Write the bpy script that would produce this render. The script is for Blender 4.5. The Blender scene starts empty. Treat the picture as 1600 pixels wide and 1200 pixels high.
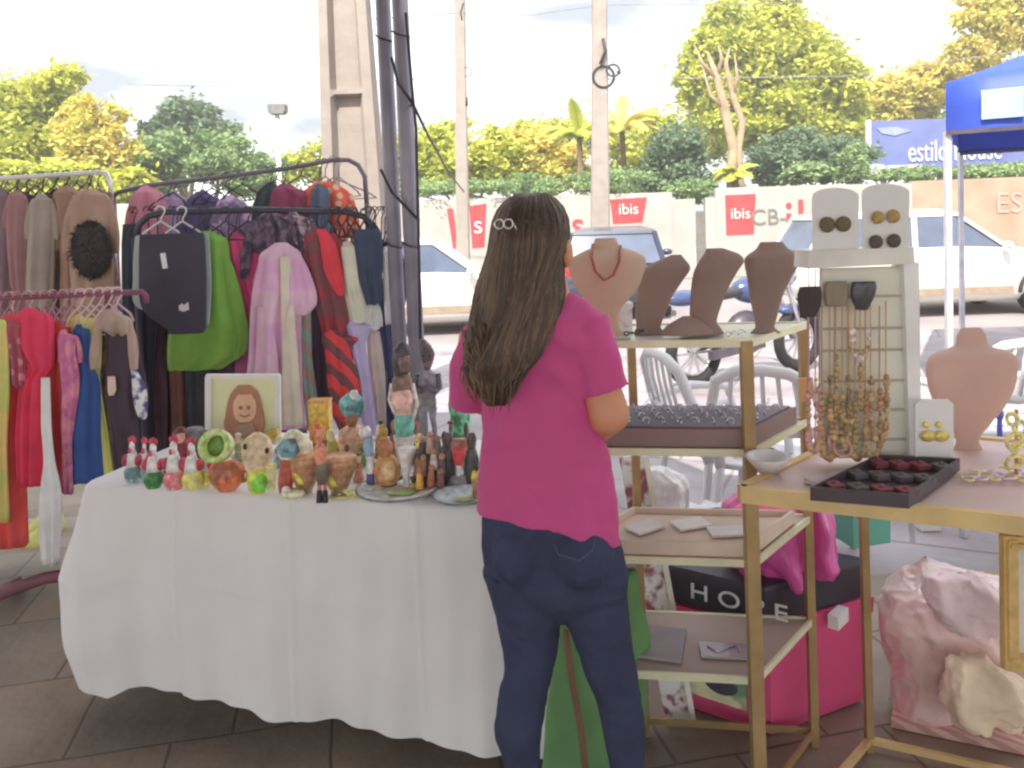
import bpy, math, random
from mathutils import Vector, Matrix, noise
random.seed(7)
R = math.radians
F = 1250.0; CAMH = 1.5; PPY = 396.0; PITCH = math.atan((PPY-342)/1250.0); ROLL = R(1.9)   # the photo is a crop: its optical axis sits above the middle of the frame
scene = bpy.context.scene
COL = scene.collection
# ---------------------------------------------------------------- camera maths (1600x1200 photo pixels)
_f = Vector((0, math.cos(PITCH), -math.sin(PITCH)))
_r0 = Vector((1, 0, 0)); _u0 = Vector((0, math.sin(PITCH), math.cos(PITCH)))
_r = _r0*math.cos(ROLL) - _u0*math.sin(ROLL)
_u = _u0*math.cos(ROLL) + _r0*math.sin(ROLL)
def ray(px, py): return _f + _r*((px-800)/F) + _u*((PPY-py)/F)
def W(px, py, Y):
    d = ray(px, py); t = Y/d.y
    return Vector((0, 0, CAMH)) + d*t
def G(px, py, z=0.0):
    d = ray(px, py); t = (z-CAMH)/d.z
    return Vector((0, 0, CAMH)) + d*t
cam = bpy.data.cameras.new('camera'); co = bpy.data.objects.new('camera', cam); COL.objects.link(co)
cam.sensor_width = 36; cam.lens = 36*F/1600; cam.shift_y = -(600-PPY)/1600; cam.clip_end = 2000; cam.clip_start = 0.05
m3 = Matrix((_r, _u, -_f)).transposed()
co.matrix_world = Matrix.Translation((0, 0, CAMH)) @ m3.to_4x4()
scene.camera = co

# ---------------------------------------------------------------- mesh builder
class MB:
    def __init__(s): s.v = []; s.f = []; s.sm = []; s.mi = []; s.cur = 0
    def face(s, idx, sm=True): s.f.append(tuple(idx)); s.sm.append(sm); s.mi.append(s.cur)
    def box(s, c, size, M=None, sm=False):
        c = Vector(c); hx, hy, hz = [k/2 for k in size]; b = len(s.v)
        for z in (-hz, hz):
            for x, y in ((-hx, -hy), (hx, -hy), (hx, hy), (-hx, hy)):
                p = Vector((x, y, z))
                if M: p = M @ p
                s.v.append(p+c)
        for q in ((3,2,1,0), (4,5,6,7), (0,1,5,4), (1,2,6,5), (2,3,7,6), (3,0,4,7)): s.face([b+i for i in q], sm)
        return s
    def bar(s, a, b, w, h=None, up=(0,0,1), bev=0.0):      # beam of rectangular section
        a = Vector(a); b = Vector(b); h = h or w; d = (b-a); L = d.length; d.normalize()
        up = Vector(up)
        if abs(d.dot(up)) > .95: up = Vector((0,1,0))
        x = d.cross(up).normalized(); y = x.cross(d).normalized()
        M = Matrix((x, d, y)).transposed()
        return s.box((a+b)/2, (w, L, h), M)
    def rings(s, rings, cap=True, sm=True, closed=True):
        b = len(s.v); n = len(rings[0])
        for r in rings: s.v.extend([Vector(p) for p in r])
        for i in range(len(rings)-1):
            for j in range(n if closed else n-1):
                k = (j+1) % n
                s.face((b+i*n+j, b+i*n+k, b+(i+1)*n+k, b+(i+1)*n+j), sm)
        if cap and closed:
            s.face([b+j for j in range(n)][::-1], sm); q = b+(len(rings)-1)*n
            s.face([q+j for j in range(n)], sm)
        return s
    def tube(s, pts, rad, n=8, flat=1.0, cap=True):
        pts = [Vector(p) for p in pts]
        if not hasattr(rad, '__len__'): rad = [rad]*len(pts)
        rs = []; px = None
        for i, p in enumerate(pts):
            d = (pts[min(i+1, len(pts)-1)]-pts[max(i-1, 0)]).normalized()
            if px is None:
                a = Vector((1,0,0)) if abs(d.x) < .8 else Vector((0,1,0))
                px = d.cross(a).normalized()
            else:
                px = (px - d*px.dot(d)).normalized()
            py = d.cross(px)
            rs.append([p + (px*math.cos(2*math.pi*j/n) + py*math.sin(2*math.pi*j/n)*flat)*rad[i] for j in range(n)])
        return s.rings(rs, cap)
    def lathe(s, prof, c=(0,0,0), n=20, sx=1, sy=1, M=None):   # prof (r,z)
        c = Vector(c); rs = []
        for r, z in prof:
            row = []
            for j in range(n):
                a = 2*math.pi*j/n; p = Vector((r*math.cos(a)*sx, r*math.sin(a)*sy, z))
                if M: p = M @ p
                row.append(p+c)
            rs.append(row)
        return s.rings(rs)
    def ball(s, c, r, n=14, M=None):
        r = r if hasattr(r, '__len__') else (r, r, r); rs = []
        c = Vector(c); m = max(6, n//2+2)
        for i in range(m+1):
            t = math.pi*min(max(i/m, .02), .98)
            row = []
            for j in range(n):
                a = 2*math.pi*j/n
                p = Vector((r[0]*math.sin(t)*math.cos(a), r[1]*math.sin(t)*math.sin(a), -r[2]*math.cos(t)))
                if M: p = M @ p
                row.append(p+c)
            rs.append(row)
        return s.rings(rs)
    def torus(s, c, R_, r, M=None, n=24, k=8, a0=0, a1=2*math.pi):
        c = Vector(c); pts = []
        full = abs(a1-a0) > 6.28
        for i in range(n+1):
            a = a0+(a1-a0)*i/n; p = Vector((R_*math.cos(a), R_*math.sin(a), 0))
            if M: p = M @ p
            pts.append(p+c)
        return s.tube(pts, r, k, cap=not full)
    def prism(s, poly, thick, M=None, c=(0,0,0), sm=False):   # poly in local xz, thick along y
        c = Vector(c); b = len(s.v); n = len(poly)
        for y in (-thick/2, thick/2):
            for x, z in poly:
                p = Vector((x, y, z))
                if M: p = M @ p
                s.v.append(p+c)
        s.face([b+i for i in range(n)], sm); s.face([b+n+i for i in range(n)][::-1], sm)
        for i in range(n):
            k = (i+1) % n; s.face((b+i, b+n+i, b+n+k, b+k), sm)
        return s
    def pprism(s, pts, Y, thick):                            # outline in photo pixels at depth Y
        b = len(s.v); n = len(pts)
        for dy in (0, thick):
            for q in pts: s.v.append(W(q[0], q[1], Y)+Vector((0, dy, 0)))
        s.face([b+i for i in range(n)], False); s.face([b+n+i for i in range(n)][::-1], False)
        for i in range(n):
            k = (i+1) % n; s.face((b+i, b+n+i, b+n+k, b+k), False)
        return s
    def ol(s, rows, Y, dr=.6, n=24, dmax=9, sub=3, pleat=0, k=7, ph=0, power=2.0, pgrow=True, yaw=0, jag=0):
        """loft of ellipses: rows (py, left, right[, dy]) in photo pixels at depth Y"""
        rr = [tuple(r)+(0,)*(4-len(r)) for r in rows]
        R2 = []
        for i in range(len(rr)-1):
            p0 = rr[max(i-1,0)]; p1 = rr[i]; p2 = rr[i+1]; p3 = rr[min(i+2, len(rr)-1)]
            for q in range(sub):
                t = q/sub
                if i == 0 or i == len(rr)-2: R2.append(tuple(a+(b-a)*t for a, b in zip(p1, p2)))
                else:
                    R2.append(tuple(.5*((2*b)+(-a+c)*t+(2*a-5*b+4*c-d)*t*t+(-a+3*b-3*c+d)*t*t*t) for a, b, c, d in zip(p0, p1, p2, p3)))
        R2.append(rr[-1]); rs = []
        for i, (py, l, r, dy) in enumerate(R2):
            cy = Y+dy; a = W(l, py, cy); b = W(r, py, cy); c = (a+b)/2; hx = abs((b-a).x)/2; hy = min(hx*dr, dmax)
            t = i/(len(R2)-1); row = []
            for j in range(n):
                an = 2*math.pi*j/n; ca, sa = math.cos(an), math.sin(an)
                ex = 2/power
                X = math.copysign(abs(ca)**ex, ca); Yy = math.copysign(abs(sa)**ex, sa)
                am = pleat*(t if pgrow else 1)
                w = math.sin(k*an+ph+1.3*math.sin(t*3+ph)) * .7 + math.sin((k*1.7)*an+ph*2+t*2)*.3
                m = 1+am*w
                p = Vector((hx*X*(1+am*.08*w), hy*Yy*m + am*w*.004*math.copysign(1, sa), 0))
                if yaw: p = Vector((p.x, p.y+math.tan(yaw)*hx*X, 0))
                q = c+p
                if jag and t > .8: q.z += jag*w*(t-.8)*5
                row.append(q)
            rs.append(row)
        return s.rings(rs)
    def build(s, name, mat, parent=None, label=None, cat=None, group=None, kind=None, mats=None):
        me = bpy.data.meshes.new(name)
        if parent is not None: off = parent_world(parent)
        else:
            xs = [p.x for p in s.v]; ys = [p.y for p in s.v]; zs = [p.z for p in s.v]
            off = Vector(((min(xs)+max(xs))/2, (min(ys)+max(ys))/2, min(zs)))
        me.from_pydata([tuple(p-off) for p in s.v], [], s.f)
        me.polygons.foreach_set('use_smooth', s.sm)
        for m in (mats or [mat]): me.materials.append(m)
        if mats: me.polygons.foreach_set('material_index', s.mi)
        me.update()
        o = bpy.data.objects.new(name, me); COL.objects.link(o)
        if parent is not None: o.parent = parent
        else: o.location = off
        if label: o['label'] = label
        if cat: o['category'] = cat
        if group: o['group'] = group
        if kind: o['kind'] = kind
        return o
def parent_world(o):
    v = Vector(o.location)
    while o.parent: o = o.parent; v += Vector(o.location)
    return v
def thing(name, label, cat, loc, group=None):
    o = bpy.data.objects.new(name, None); COL.objects.link(o); o.location = loc; o.empty_display_size = .05
    o['label'] = label; o['category'] = cat
    if group: o['group'] = group
    return o
def Mrot(ax, a): return Matrix.Rotation(a, 3, ax)
def textmesh(name, body, size, loc, M, mat, parent, ext=.002, align='CENTER', sx=1):
    c = bpy.data.curves.new(name, 'FONT'); c.body = body; c.size = size; c.extrude = ext; c.align_x = align; c.align_y = 'CENTER'
    o = bpy.data.objects.new(name, c); COL.objects.link(o)
    dg = bpy.context.evaluated_depsgraph_get()
    me = bpy.data.meshes.new_from_object(o.evaluated_get(dg)); bpy.data.objects.remove(o)
    o = bpy.data.objects.new(name, me); COL.objects.link(o)
    me.materials.clear(); me.materials.append(mat)
    # text lies in its xy plane facing +z: stand it up facing -y, then turn by M
    T = Matrix.Rotation(R(90), 3, 'X')
    Q = (M or Matrix.Identity(3)) @ T @ Matrix.Diagonal((sx, 1, 1))
    off = parent_world(parent) if parent else Vector((0,0,0))
    for v in me.vertices: v.co = Q @ v.co + Vector(loc) - off
    o.parent = parent
    return o

# ---------------------------------------------------------------- materials
def lin(c): c /= 255; return c/12.92 if c <= .04045 else ((c+.055)/1.055)**2.4
SH = 0.57
def C(r, g, b, k=None):
    k = SH if k is None else k
    v = [lin(x)/k for x in (r, g, b)]; g_ = sum(v)/3
    return tuple(min(.86, max(.012, x*.92+g_*.08+.004)) for x in v)
_mc = {}
def M(name, col, rough=.65, metal=0.0, var=.18, vs=6, bump=.15, bs=40, pat=None, col2=None, ps=12, sheen=0, trans=0, alpha=1, spec=.5, thr=.5, coat=0, emit=0, sub=0):
    if name in _mc: return _mc[name]
    m = bpy.data.materials.new(name); m.use_nodes = True; _mc[name] = m
    nt = m.node_tree; N = nt.nodes; L = nt.links; bs_ = N['Principled BSDF']
    tc = N.new('ShaderNodeTexCoord'); co_ = tc.outputs['Object']
    nz = N.new('ShaderNodeTexNoise'); nz.inputs['Scale'].default_value = vs; nz.inputs['Detail'].default_value = 5; L.new(co_, nz.inputs['Vector'])
    base = None
    def rgb(c):
        n = N.new('ShaderNodeRGB'); n.outputs[0].default_value = (*c, 1); return n.outputs[0]
    base = rgb(col)
    if pat:
        if pat == 'stripe':
            w = N.new('ShaderNodeTexWave'); w.inputs['Scale'].default_value = ps; w.inputs['Distortion'].default_value = 1.2; w.bands_direction = 'DIAGONAL'
            L.new(co_, w.inputs['Vector']); fac = w.outputs['Color']
        elif pat == 'hstripe':
            w = N.new('ShaderNodeTexWave'); w.inputs['Scale'].default_value = ps; w.inputs['Distortion'].default_value = .3; w.bands_direction = 'Z'
            L.new(co_, w.inputs['Vector']); fac = w.outputs['Color']
        elif pat == 'floral':
            w = N.new('ShaderNodeTexVoronoi'); w.inputs['Scale'].default_value = ps; L.new(co_, w.inputs['Vector']); fac = w.outputs['Distance']
        else:
            w = N.new('ShaderNodeTexNoise'); w.inputs['Scale'].default_value = ps; w.inputs['Detail'].default_value = 2; L.new(co_, w.inputs['Vector']); fac = w.outputs['Fac']
        rp = N.new('ShaderNodeValToRGB'); rp.color_ramp.elements[0].position = max(0, thr-.05); rp.color_ramp.elements[1].position = min(1, thr+.05)
        L.new(fac, rp.inputs['Fac'])
        mx = N.new('ShaderNodeMix'); mx.data_type = 'RGBA'; L.new(rp.outputs['Color'], mx.inputs['Factor'])
        L.new(rgb(col2), mx.inputs['A']); L.new(base, mx.inputs['B']); base = mx.outputs['Result']
    hs = N.new('ShaderNodeHueSaturation'); L.new(base, hs.inputs['Color'])
    mr = N.new('ShaderNodeMapRange'); mr.inputs['From Min'].default_value = .3; mr.inputs['From Max'].default_value = .7
    mr.inputs['To Min'].default_value = 1-var; mr.inputs['To Max'].default_value = 1+var; L.new(nz.outputs['Fac'], mr.inputs['Value'])
    L.new(mr.outputs['Result'], hs.inputs['Value']); L.new(hs.outputs['Color'], bs_.inputs['Base Color'])
    bs_.inputs['Roughness'].default_value = rough; bs_.inputs['Metallic'].default_value = metal
    bs_.inputs['Specular IOR Level'].default_value = spec
    if sheen: bs_.inputs['Sheen Weight'].default_value = sheen
    if trans: bs_.inputs['Transmission Weight'].default_value = trans
    if alpha < 1: bs_.inputs['Alpha'].default_value = alpha
    if coat: bs_.inputs['Coat Weight'].default_value = coat; bs_.inputs['Coat Roughness'].default_value = .08
    if emit: bs_.inputs['Emission Color'].default_value = (*col, 1); bs_.inputs['Emission Strength'].default_value = emit
    if bump:
        n2 = N.new('ShaderNodeTexNoise'); n2.inputs['Scale'].default_value = bs; n2.inputs['Detail'].default_value = 4; L.new(co_, n2.inputs['Vector'])
        b = N.new('ShaderNodeBump'); b.inputs['Strength'].default_value = bump; b.inputs['Distance'].default_value = .01
        L.new(n2.outputs['Fac'], b.inputs['Height']); L.new(b.outputs['Normal'], bs_.inputs['Normal'])
    return m
def cloth(r, g, b, pat=None, c2=None, ps=12, thr=.5, var=.12):
    nm = 'cloth_%d_%d_%d_%s' % (r, g, b, pat)
    if c2: nm += '_%d%d%d' % c2
    g_ = (r+g+b)/3; cc = [x*.97+g_*.03 for x in (r, g, b)]
    if c2: q_ = sum(c2)/3; c2 = tuple(x*.84+q_*.16 for x in c2)
    return M(nm, C(*cc), rough=.9, var=var, vs=9, bump=.25, bs=26, pat=pat, col2=C(*c2) if c2 else None, ps=ps, thr=thr, spec=.15)
def ceram(r, g, b, pat=None, c2=None, ps=14, thr=.5, rough=.35):
    nm = 'ceramic_%d_%d_%d_%s_%s' % (r, g, b, pat, c2)
    g_ = (r+g+b)/3; cc = [x*.97+g_*.03 for x in (r, g, b)]
    if c2: q_ = sum(c2)/3; c2 = tuple(x*.82+q_*.18 for x in c2)
    return M(nm, C(*cc), rough=rough, var=.38, vs=48, bump=.12, bs=60, pat=pat, col2=C(*c2) if c2 else None, ps=ps, thr=thr)
gold = M('brushed_gold_metal', C(138, 114, 74), rough=.5, metal=.3, var=.15, vs=14, bump=.08, bs=120)
goldlt = M('pale_gold_edge', C(205, 185, 155), rough=.4, metal=.1, var=.1, vs=12, bump=.05)
goldj = M('jewellery_gold', C(185, 150, 70), rough=.3, metal=.7, var=.3, vs=80, bump=.3, bs=200)
silver = M('silver_metal', (.6,.6,.62), rough=.25, metal=.9, var=.1)
dkmetal = M('dark_tube_metal', C(72, 66, 74), rough=.4, metal=.4, var=.2, vs=10)
blackpl = M('black_plastic', C(45, 40, 48), rough=.4, var=.2)
white_pl = M('white_plastic', (.78,.78,.8), rough=.35, var=.05, bump=.03)
EXPO = 1.3
# ================================================================= world, sun
w = bpy.data.worlds.new('World'); scene.world = w; w.use_nodes = True
nt = w.node_tree; N = nt.nodes; L = nt.links
bg = N['Background']; sky = N.new('ShaderNodeTexSky'); sky.sky_type = 'NISHITA'; sky.sun_disc = False
SUN_EL, SUN_AZ = R(54), R(200)      # azimuth clockwise from +Y: the sun stands behind the camera, a little to the left
sky.sun_elevation = SUN_EL; sky.sun_rotation = SUN_AZ; sky.air_density = 1.0; sky.dust_density = 2.5
tc = N.new('ShaderNodeTexCoord'); mp = N.new('ShaderNodeMapping'); mp.inputs['Scale'].default_value = (1, 1, 3.2)
nz = N.new('ShaderNodeTexNoise'); nz.inputs['Scale'].default_value = 3.2; nz.inputs['Detail'].default_value = 8; nz.inputs['Roughness'].default_value = .55
L.new(tc.outputs['Generated'], mp.inputs['Vector']); L.new(mp.outputs['Vector'], nz.inputs['Vector'])
rp = N.new('ShaderNodeValToRGB'); rp.color_ramp.elements[0].position = .40; rp.color_ramp.elements[1].position = .60
L.new(nz.outputs['Fac'], rp.inputs['Fac'])
c2 = N.new('ShaderNodeMix'); c2.data_type = 'RGBA'; c2.inputs['A'].default_value = (2.5, 2.75, 3.15, 1); c2.inputs['B'].default_value = (8.6, 8.45, 8.3, 1)
L.new(rp.outputs['Color'], c2.inputs['Factor'])
mx = N.new('ShaderNodeMix'); mx.data_type = 'RGBA'; mx.inputs['Factor'].default_value = .88
L.new(sky.outputs['Color'], mx.inputs['A']); L.new(c2.outputs['Result'], mx.inputs['B'])
L.new(mx.outputs['Result'], bg.inputs['Color']); bg.inputs['Strength'].default_value = .12
sl = bpy.data.lights.new('sun', 'SUN'); sl.energy = 4.0; sl.angle = R(.5); sl.color = (1, .93, .82)
so = bpy.data.objects.new('sun', sl); COL.objects.link(so)
sd = Vector((math.sin(SUN_AZ)*math.cos(SUN_EL), math.cos(SUN_AZ)*math.cos(SUN_EL), math.sin(SUN_EL)))
so.rotation_euler = sd.to_track_quat('Z', 'Y').to_euler(); so.location = sd*20
scene.view_settings.view_transform = 'Standard'; scene.view_settings.look = 'None'; scene.view_settings.exposure = EXPO
scene.view_settings.gamma = 1
scene.render.engine = 'CYCLES'; scene.cycles.max_bounces = 6; scene.cycles.use_denoising = True
scene.cycles.pixel_filter_type = 'BLACKMAN_HARRIS'; scene.cycles.filter_width = 2.4

# ================================================================= ground
def paving(name, c1, c2, cg, tile, mortar, rot, off=(0, 0), rough=.55):
    m = bpy.data.materials.new(name); m.use_nodes = True; nt = m.node_tree; N = nt.nodes; L = nt.links; b = N['Principled BSDF']
    tc = N.new('ShaderNodeTexCoord'); mp = N.new('ShaderNodeMapping'); mp.inputs['Rotation'].default_value = (0, 0, rot); mp.inputs['Location'].default_value = (*off, 0)
    L.new(tc.outputs['Object'], mp.inputs['Vector'])
    nw = N.new('ShaderNodeTexNoise'); nw.inputs['Scale'].default_value = 3; L.new(mp.outputs['Vector'], nw.inputs['Vector'])
    va = N.new('ShaderNodeVectorMath'); va.operation = 'SCALE'; va.inputs['Scale'].default_value = .02; L.new(nw.outputs['Color'], va.inputs[0])
    vb = N.new('ShaderNodeVectorMath'); L.new(mp.outputs['Vector'], vb.inputs[0]); L.new(va.outputs[0], vb.inputs[1])
    br = N.new('ShaderNodeTexBrick'); br.offset = 0.37; br.inputs['Color1'].default_value = (*c1, 1); br.inputs['Color2'].default_value = (*c2, 1); br.inputs['Mortar'].default_value = (*cg, 1)
    br.inputs['Scale'].default_value = 1; br.inputs['Brick Width'].default_value = tile[0]; br.inputs['Row Height'].default_value = tile[1]; br.inputs['Mortar Size'].default_value = mortar; br.inputs['Mortar Smooth'].default_value = .3
    L.new(vb.outputs[0], br.inputs['Vector'])
    nz = N.new('ShaderNodeTexNoise'); nz.inputs['Scale'].default_value = 2.2; nz.inputs['Detail'].default_value = 8; L.new(tc.outputs['Object'], nz.inputs['Vector'])
    mr = N.new('ShaderNodeMapRange'); mr.inputs['From Min'].default_value = .3; mr.inputs['From Max'].default_value = .7; mr.inputs['To Min'].default_value = .65; mr.inputs['To Max'].default_value = 1.3; L.new(nz.outputs['Fac'], mr.inputs['Value'])
    hs = N.new('ShaderNodeHueSaturation'); L.new(br.outputs['Color'], hs.inputs['Color']); L.new(mr.outputs['Result'], hs.inputs['Value']); L.new(hs.outputs['Color'], b.inputs['Base Color'])
    b.inputs['Roughness'].default_value = rough
    bp = N.new('ShaderNodeBump'); bp.inputs['Strength'].default_value = .5; bp.inputs['Distance'].default_value = .01
    n3 = N.new('ShaderNodeTexNoise'); n3.inputs['Scale'].default_value = 18; n3.inputs['Detail'].default_value = 6; L.new(tc.outputs['Object'], n3.inputs['Vector'])
    ad = N.new('ShaderNodeMath'); ad.operation = 'SUBTRACT'; L.new(n3.outputs['Fac'], ad.inputs[0]); L.new(br.outputs['Fac'], ad.inputs[1])
    L.new(ad.outputs[0], bp.inputs['Height']); L.new(bp.outputs['Normal'], b.inputs['Normal'])
    return m
def sheet(name, pts, z, mat):
    mb = MB(); b = len(mb.v)
    for x, y in pts: mb.v.append(Vector((x, y, z)))
    mb.face(range(len(pts)), False)
    o = mb.build(name, mat); o['kind'] = 'structure'; return o
m_stone = paving('stone_paving', (.32,.25,.19), (.27,.225,.185), (.15,.12,.095), (.46,.46), .006, R(-12), (.12,.2))
m_plaza = paving('pale_plaza_paving', (.36,.315,.34), (.33,.30,.335), (.22,.19,.20), (.9,.9), .012, R(24))
m_road = M('sunlit_road', (.30,.27,.28), rough=.9, var=.15, vs=.8, bump=.3, bs=30)
m_field = M('far_field', (.10,.13,.04), rough=.95, var=.3, vs=.3, bump=.3)
sheet('ground', [(-600,-400), (600,-400), (600,900), (-600,900)], -.13, m_field)
sheet('road', [(-300, 9.6), (300, 9.6), (300, 19.6), (-300, 19.6)], -.12, m_road)
mb = MB(); mb.box((0, -20.35, -.06), (300, 59.9, .12)); o = mb.build('plaza', m_plaza); o['kind'] = 'structure'
sheet('pavement', [(-40,-12), (40,-12), (40, 3.2), (-.5, 3.2), (-1.2, 5.2), (-40, 5.2)], .004, m_stone)
# the awning we stand under: a real roof on columns, behind and above the camera
awn = thing('market_awning', 'large grey canvas awning roof over the stalls, on metal columns', 'awning', (0,0,0))
mc = M('awning_canvas', (.35,.35,.36), rough=.9)
mb = MB(); mb.prism([(-9,0), (9,0), (9,.06), (-9,.06)], 1, M=Matrix.Identity(3), c=(0,0,0)); mb.v = []; mb.f = []; mb.sm = []; mb.mi = []
RO = [(-8,-5), (9,-5), (9,1.1), (2.6,1.1), (.2,2.1), (-.6,3.7), (-8,4.3)]
b = 0
for z in (3.55, 3.6):
    for x, y in RO: mb.v.append(Vector((x, y, z)))
n = len(RO); mb.face(range(n)[::-1], False); mb.face(range(n, 2*n), False)
for i in range(n): k = (i+1) % n; mb.face((i, k, n+k, n+i), False)
mb.build('roof', mc, awn)
for x, y in ((-6,-4.5), (7,-4.5), (6.5,.6)):
    MB().tube([(x,y,0), (x,y,3.55)], .05, 12).build('column', dkmetal, awn)

# ================================================================= street wall with painted adverts
def yrow(px, py, Y): return W(px, py, Y)
wallm = M('painted_street_wall', (.45,.42,.385), rough=.9, var=.14, vs=1.2, bump=.3, bs=14)
wallo = M('ochre_street_wall', (.44,.30,.22), rough=.9, var=.2, vs=1.5, bump=.3, bs=14)
redp = M('red_wall_paint', (.50,.06,.07), rough=.85, var=.25, vs=5, bump=.1)
greyp = M('grey_wall_paint', (.18,.18,.17), rough=.85, var=.2, vs=5)
whitep = M('white_wall_paint', (.75,.7,.68), rough=.85)
YW = 20.0
wt = thing('street_wall', 'long cream street wall with red painted adverts behind the parked cars', 'wall', (2, YW, -.12))
def wallseg(pts, mat=wallm, name='wall_panel', y=YW, th=.2):
    mb = MB(); base = [(pts[-1][0], None), (pts[0][0], None)]
    top = [W(a, b, y) for a, b in pts]; n = len(top)
    low = [Vector((p.x, y, -.13)) for p in top]
    for dy in (0, th):
        for p in top: mb.v.append(p+Vector((0,dy,0)))
        for p in low: mb.v.append(p+Vector((0,dy,0)))
    for i in range(n-1):
        mb.face((i, i+n, i+n+1, i+1), False); mb.face((2*n+i, 2*n+i+1, 3*n+i+1, 3*n+i), False); mb.face((i, i+1, 2*n+i+1, 2*n+i), False)
    mb.face((0, 2*n, 3*n, n), False); mb.face((n-1, 2*n-1, 4*n-1, 3*n-1), False)
    return mb.build(name, mat, wt)
wallseg([(-900,322), (300,318), (640,313), (1050,300)])
wallseg([(1050,312), (1086,310)]); wallseg([(1102,310), (1118,309)])
wallseg([(1118,294), (1275,289), (1425,286)])
wallseg([(1086,330), (1102,330)], greyp, 'grey_slit', YW+.05, .06)  # dark grey strip set into the narrow slit of the wall
wallseg([(1425,283), (1600,276), (2300,262)], wallo)
def wallpaint(name, pts, mat, y=YW): MB().pprism(pts, y-.012, .01).build(name, mat, wt)
wallpaint('red_banner', [(953,312), (1011,308), (1004,347), (958,350)], redp)
wallpaint('red_banner', [(1133,305), (1181,303), (1178,366), (1135,368)], redp)
wallpaint('red_banner', [(733,322), (760,318), (757,386), (738,388)], redp)
wallpaint('red_letter', [(698,326), (708,326), (714,372), (720,326), (727,326), (718,388), (708,388)], redp)
def wtext(name, body, px, py, hpx, mat, sx=1, dy=-.02):
    p = W(px, py, YW+dy); textmesh(name, body, hpx*YW/F*1.35, p, Matrix.Rotation(R(0), 3, 'Y'), mat, wt, sx=sx, ext=.004)
wtext('lettering', 's', 903, 352, 44, redp); wtext('lettering', 'ibis', 1282, 345, 66, redp, 1.0)
wtext('lettering', 'CB-', 1201, 340, 26, greyp); wtext('lettering', 'ibis', 982, 327, 18, whitep, 1, -.03)
wtext('lettering', 'ibis', 1157, 334, 18, whitep, 1, -.03); wtext('lettering', 's', 747, 352, 30, whitep, 1, -.03)
wtext('lettering', 'ES', 1577, 318, 34, M('faded_pink_paint', (.62,.36,.30), rough=.9))

# ================================================================= utility poles, lamp, pillar
conc = M('pale_concrete', (.36,.315,.285), rough=.85, var=.12, vs=5, bump=.3, bs=30)
def upole(px0, px1, py1, Y, wpx0, wpx1, label):
    a = W(px0, -160, Y); b = W(px1, py1, Y); s = Y/F
    d = (b-a)/(b-a).length; t = (a.z+.12)/(-d.z); base = a+d*t
    th = thing('utility_pole', label, 'utility pole', base)
    mb = MB(); mb.rings([[p+Vector((x*w_, y*w_, 0)) for x, y in ((-1,-.8), (-.8,-1), (.8,-1), (1,-.8), (1,.8), (.8,1), (-.8,1), (-1,.8))] for p, w_ in ((base, wpx1*s/2*1.1), (b, wpx1*s/2), (a, wpx0*s/2))], sm=False)
    mb.build('shaft', conc, th); return th, s
cab = M('black_cable', (.03,.03,.035), rough=.6)
th, s = upole(716, 723, 340, 16.5, 15, 20, 'slim white concrete utility pole with a small cable loop, left of the two')
mb = MB(); mb.torus(W(731,112,16.4), .085, .012, Mrot('X', R(90))); mb.build('cable_loop', cab, th)
MB().tube([W(724,5,16.4), W(720,20,16.4), W(722,32,16.4)], .02).build('cable_end', cab, th)
MB().tube([W(729,152,16.4), W(729,166,16.4)], .03).build('cable_end', cab, th)
th, s = upole(936, 938, 345, 15.5, 19, 28, 'white concrete utility pole with black cable coils, behind the dark blue car')
mb = MB(); mb.torus(W(943,120,15.35), .2, .025, Mrot('X', R(90))); mb.torus(W(958,110,15.3), .12, .02, Mrot('X', R(75)))
mb.tube([W(942,60,15.3), W(946,80,15.3), W(938,100,15.3)], .03); mb.ball(W(967,113,15.3), .04); mb.build('cable_coil', cab, th)
# overhead wires between poles
mb = MB()
for (y0, y1) in ((118, 124), (20, 8)):
    A = W(200, y0+14, 17); B = W(722, y0, 16.4); mb.tube([A, (A+B)/2-Vector((0,0,.15)), B], .012, 5)
    B2 = W(940, y1, 15.4); mb.tube([B, (B+B2)/2-Vector((0,0,.12)), B2], .008, 5)
    B3 = W(1700, y1-60, 15); mb.tube([B2, (B2+B3)/2-Vector((0,0,.3)), B3], .008, 5)
mb.build('overhead_wire', M('thin_wire', (.3,.3,.32), rough=.6), None, 'thin overhead wires sagging between the white utility poles', 'wire')
# lamp
lp = W(436, 300, 22); lp.z = -.13
th = thing('street_lamp', 'tall thin white street lamp with a boxy grey head over the green tree', 'street lamp', lp)
p1 = W(433, 180, 22); MB().tube([lp, (p1.x, p1.y, p1.z)], [.09, .06], 8).build('post', M('white_post', (.7,.7,.68)), th)
mb = MB(); q = W(434,171,22); mb.box(q, (.38,.3,.26)); mb.box(q+Vector((-.2,0,.02)), (.06,.34,.2)); mb.box(q+Vector((.2,0,.02)), (.06,.34,.2)); mb.build('lamp_head', M('lamp_grey', (.2,.2,.2)), th)
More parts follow.
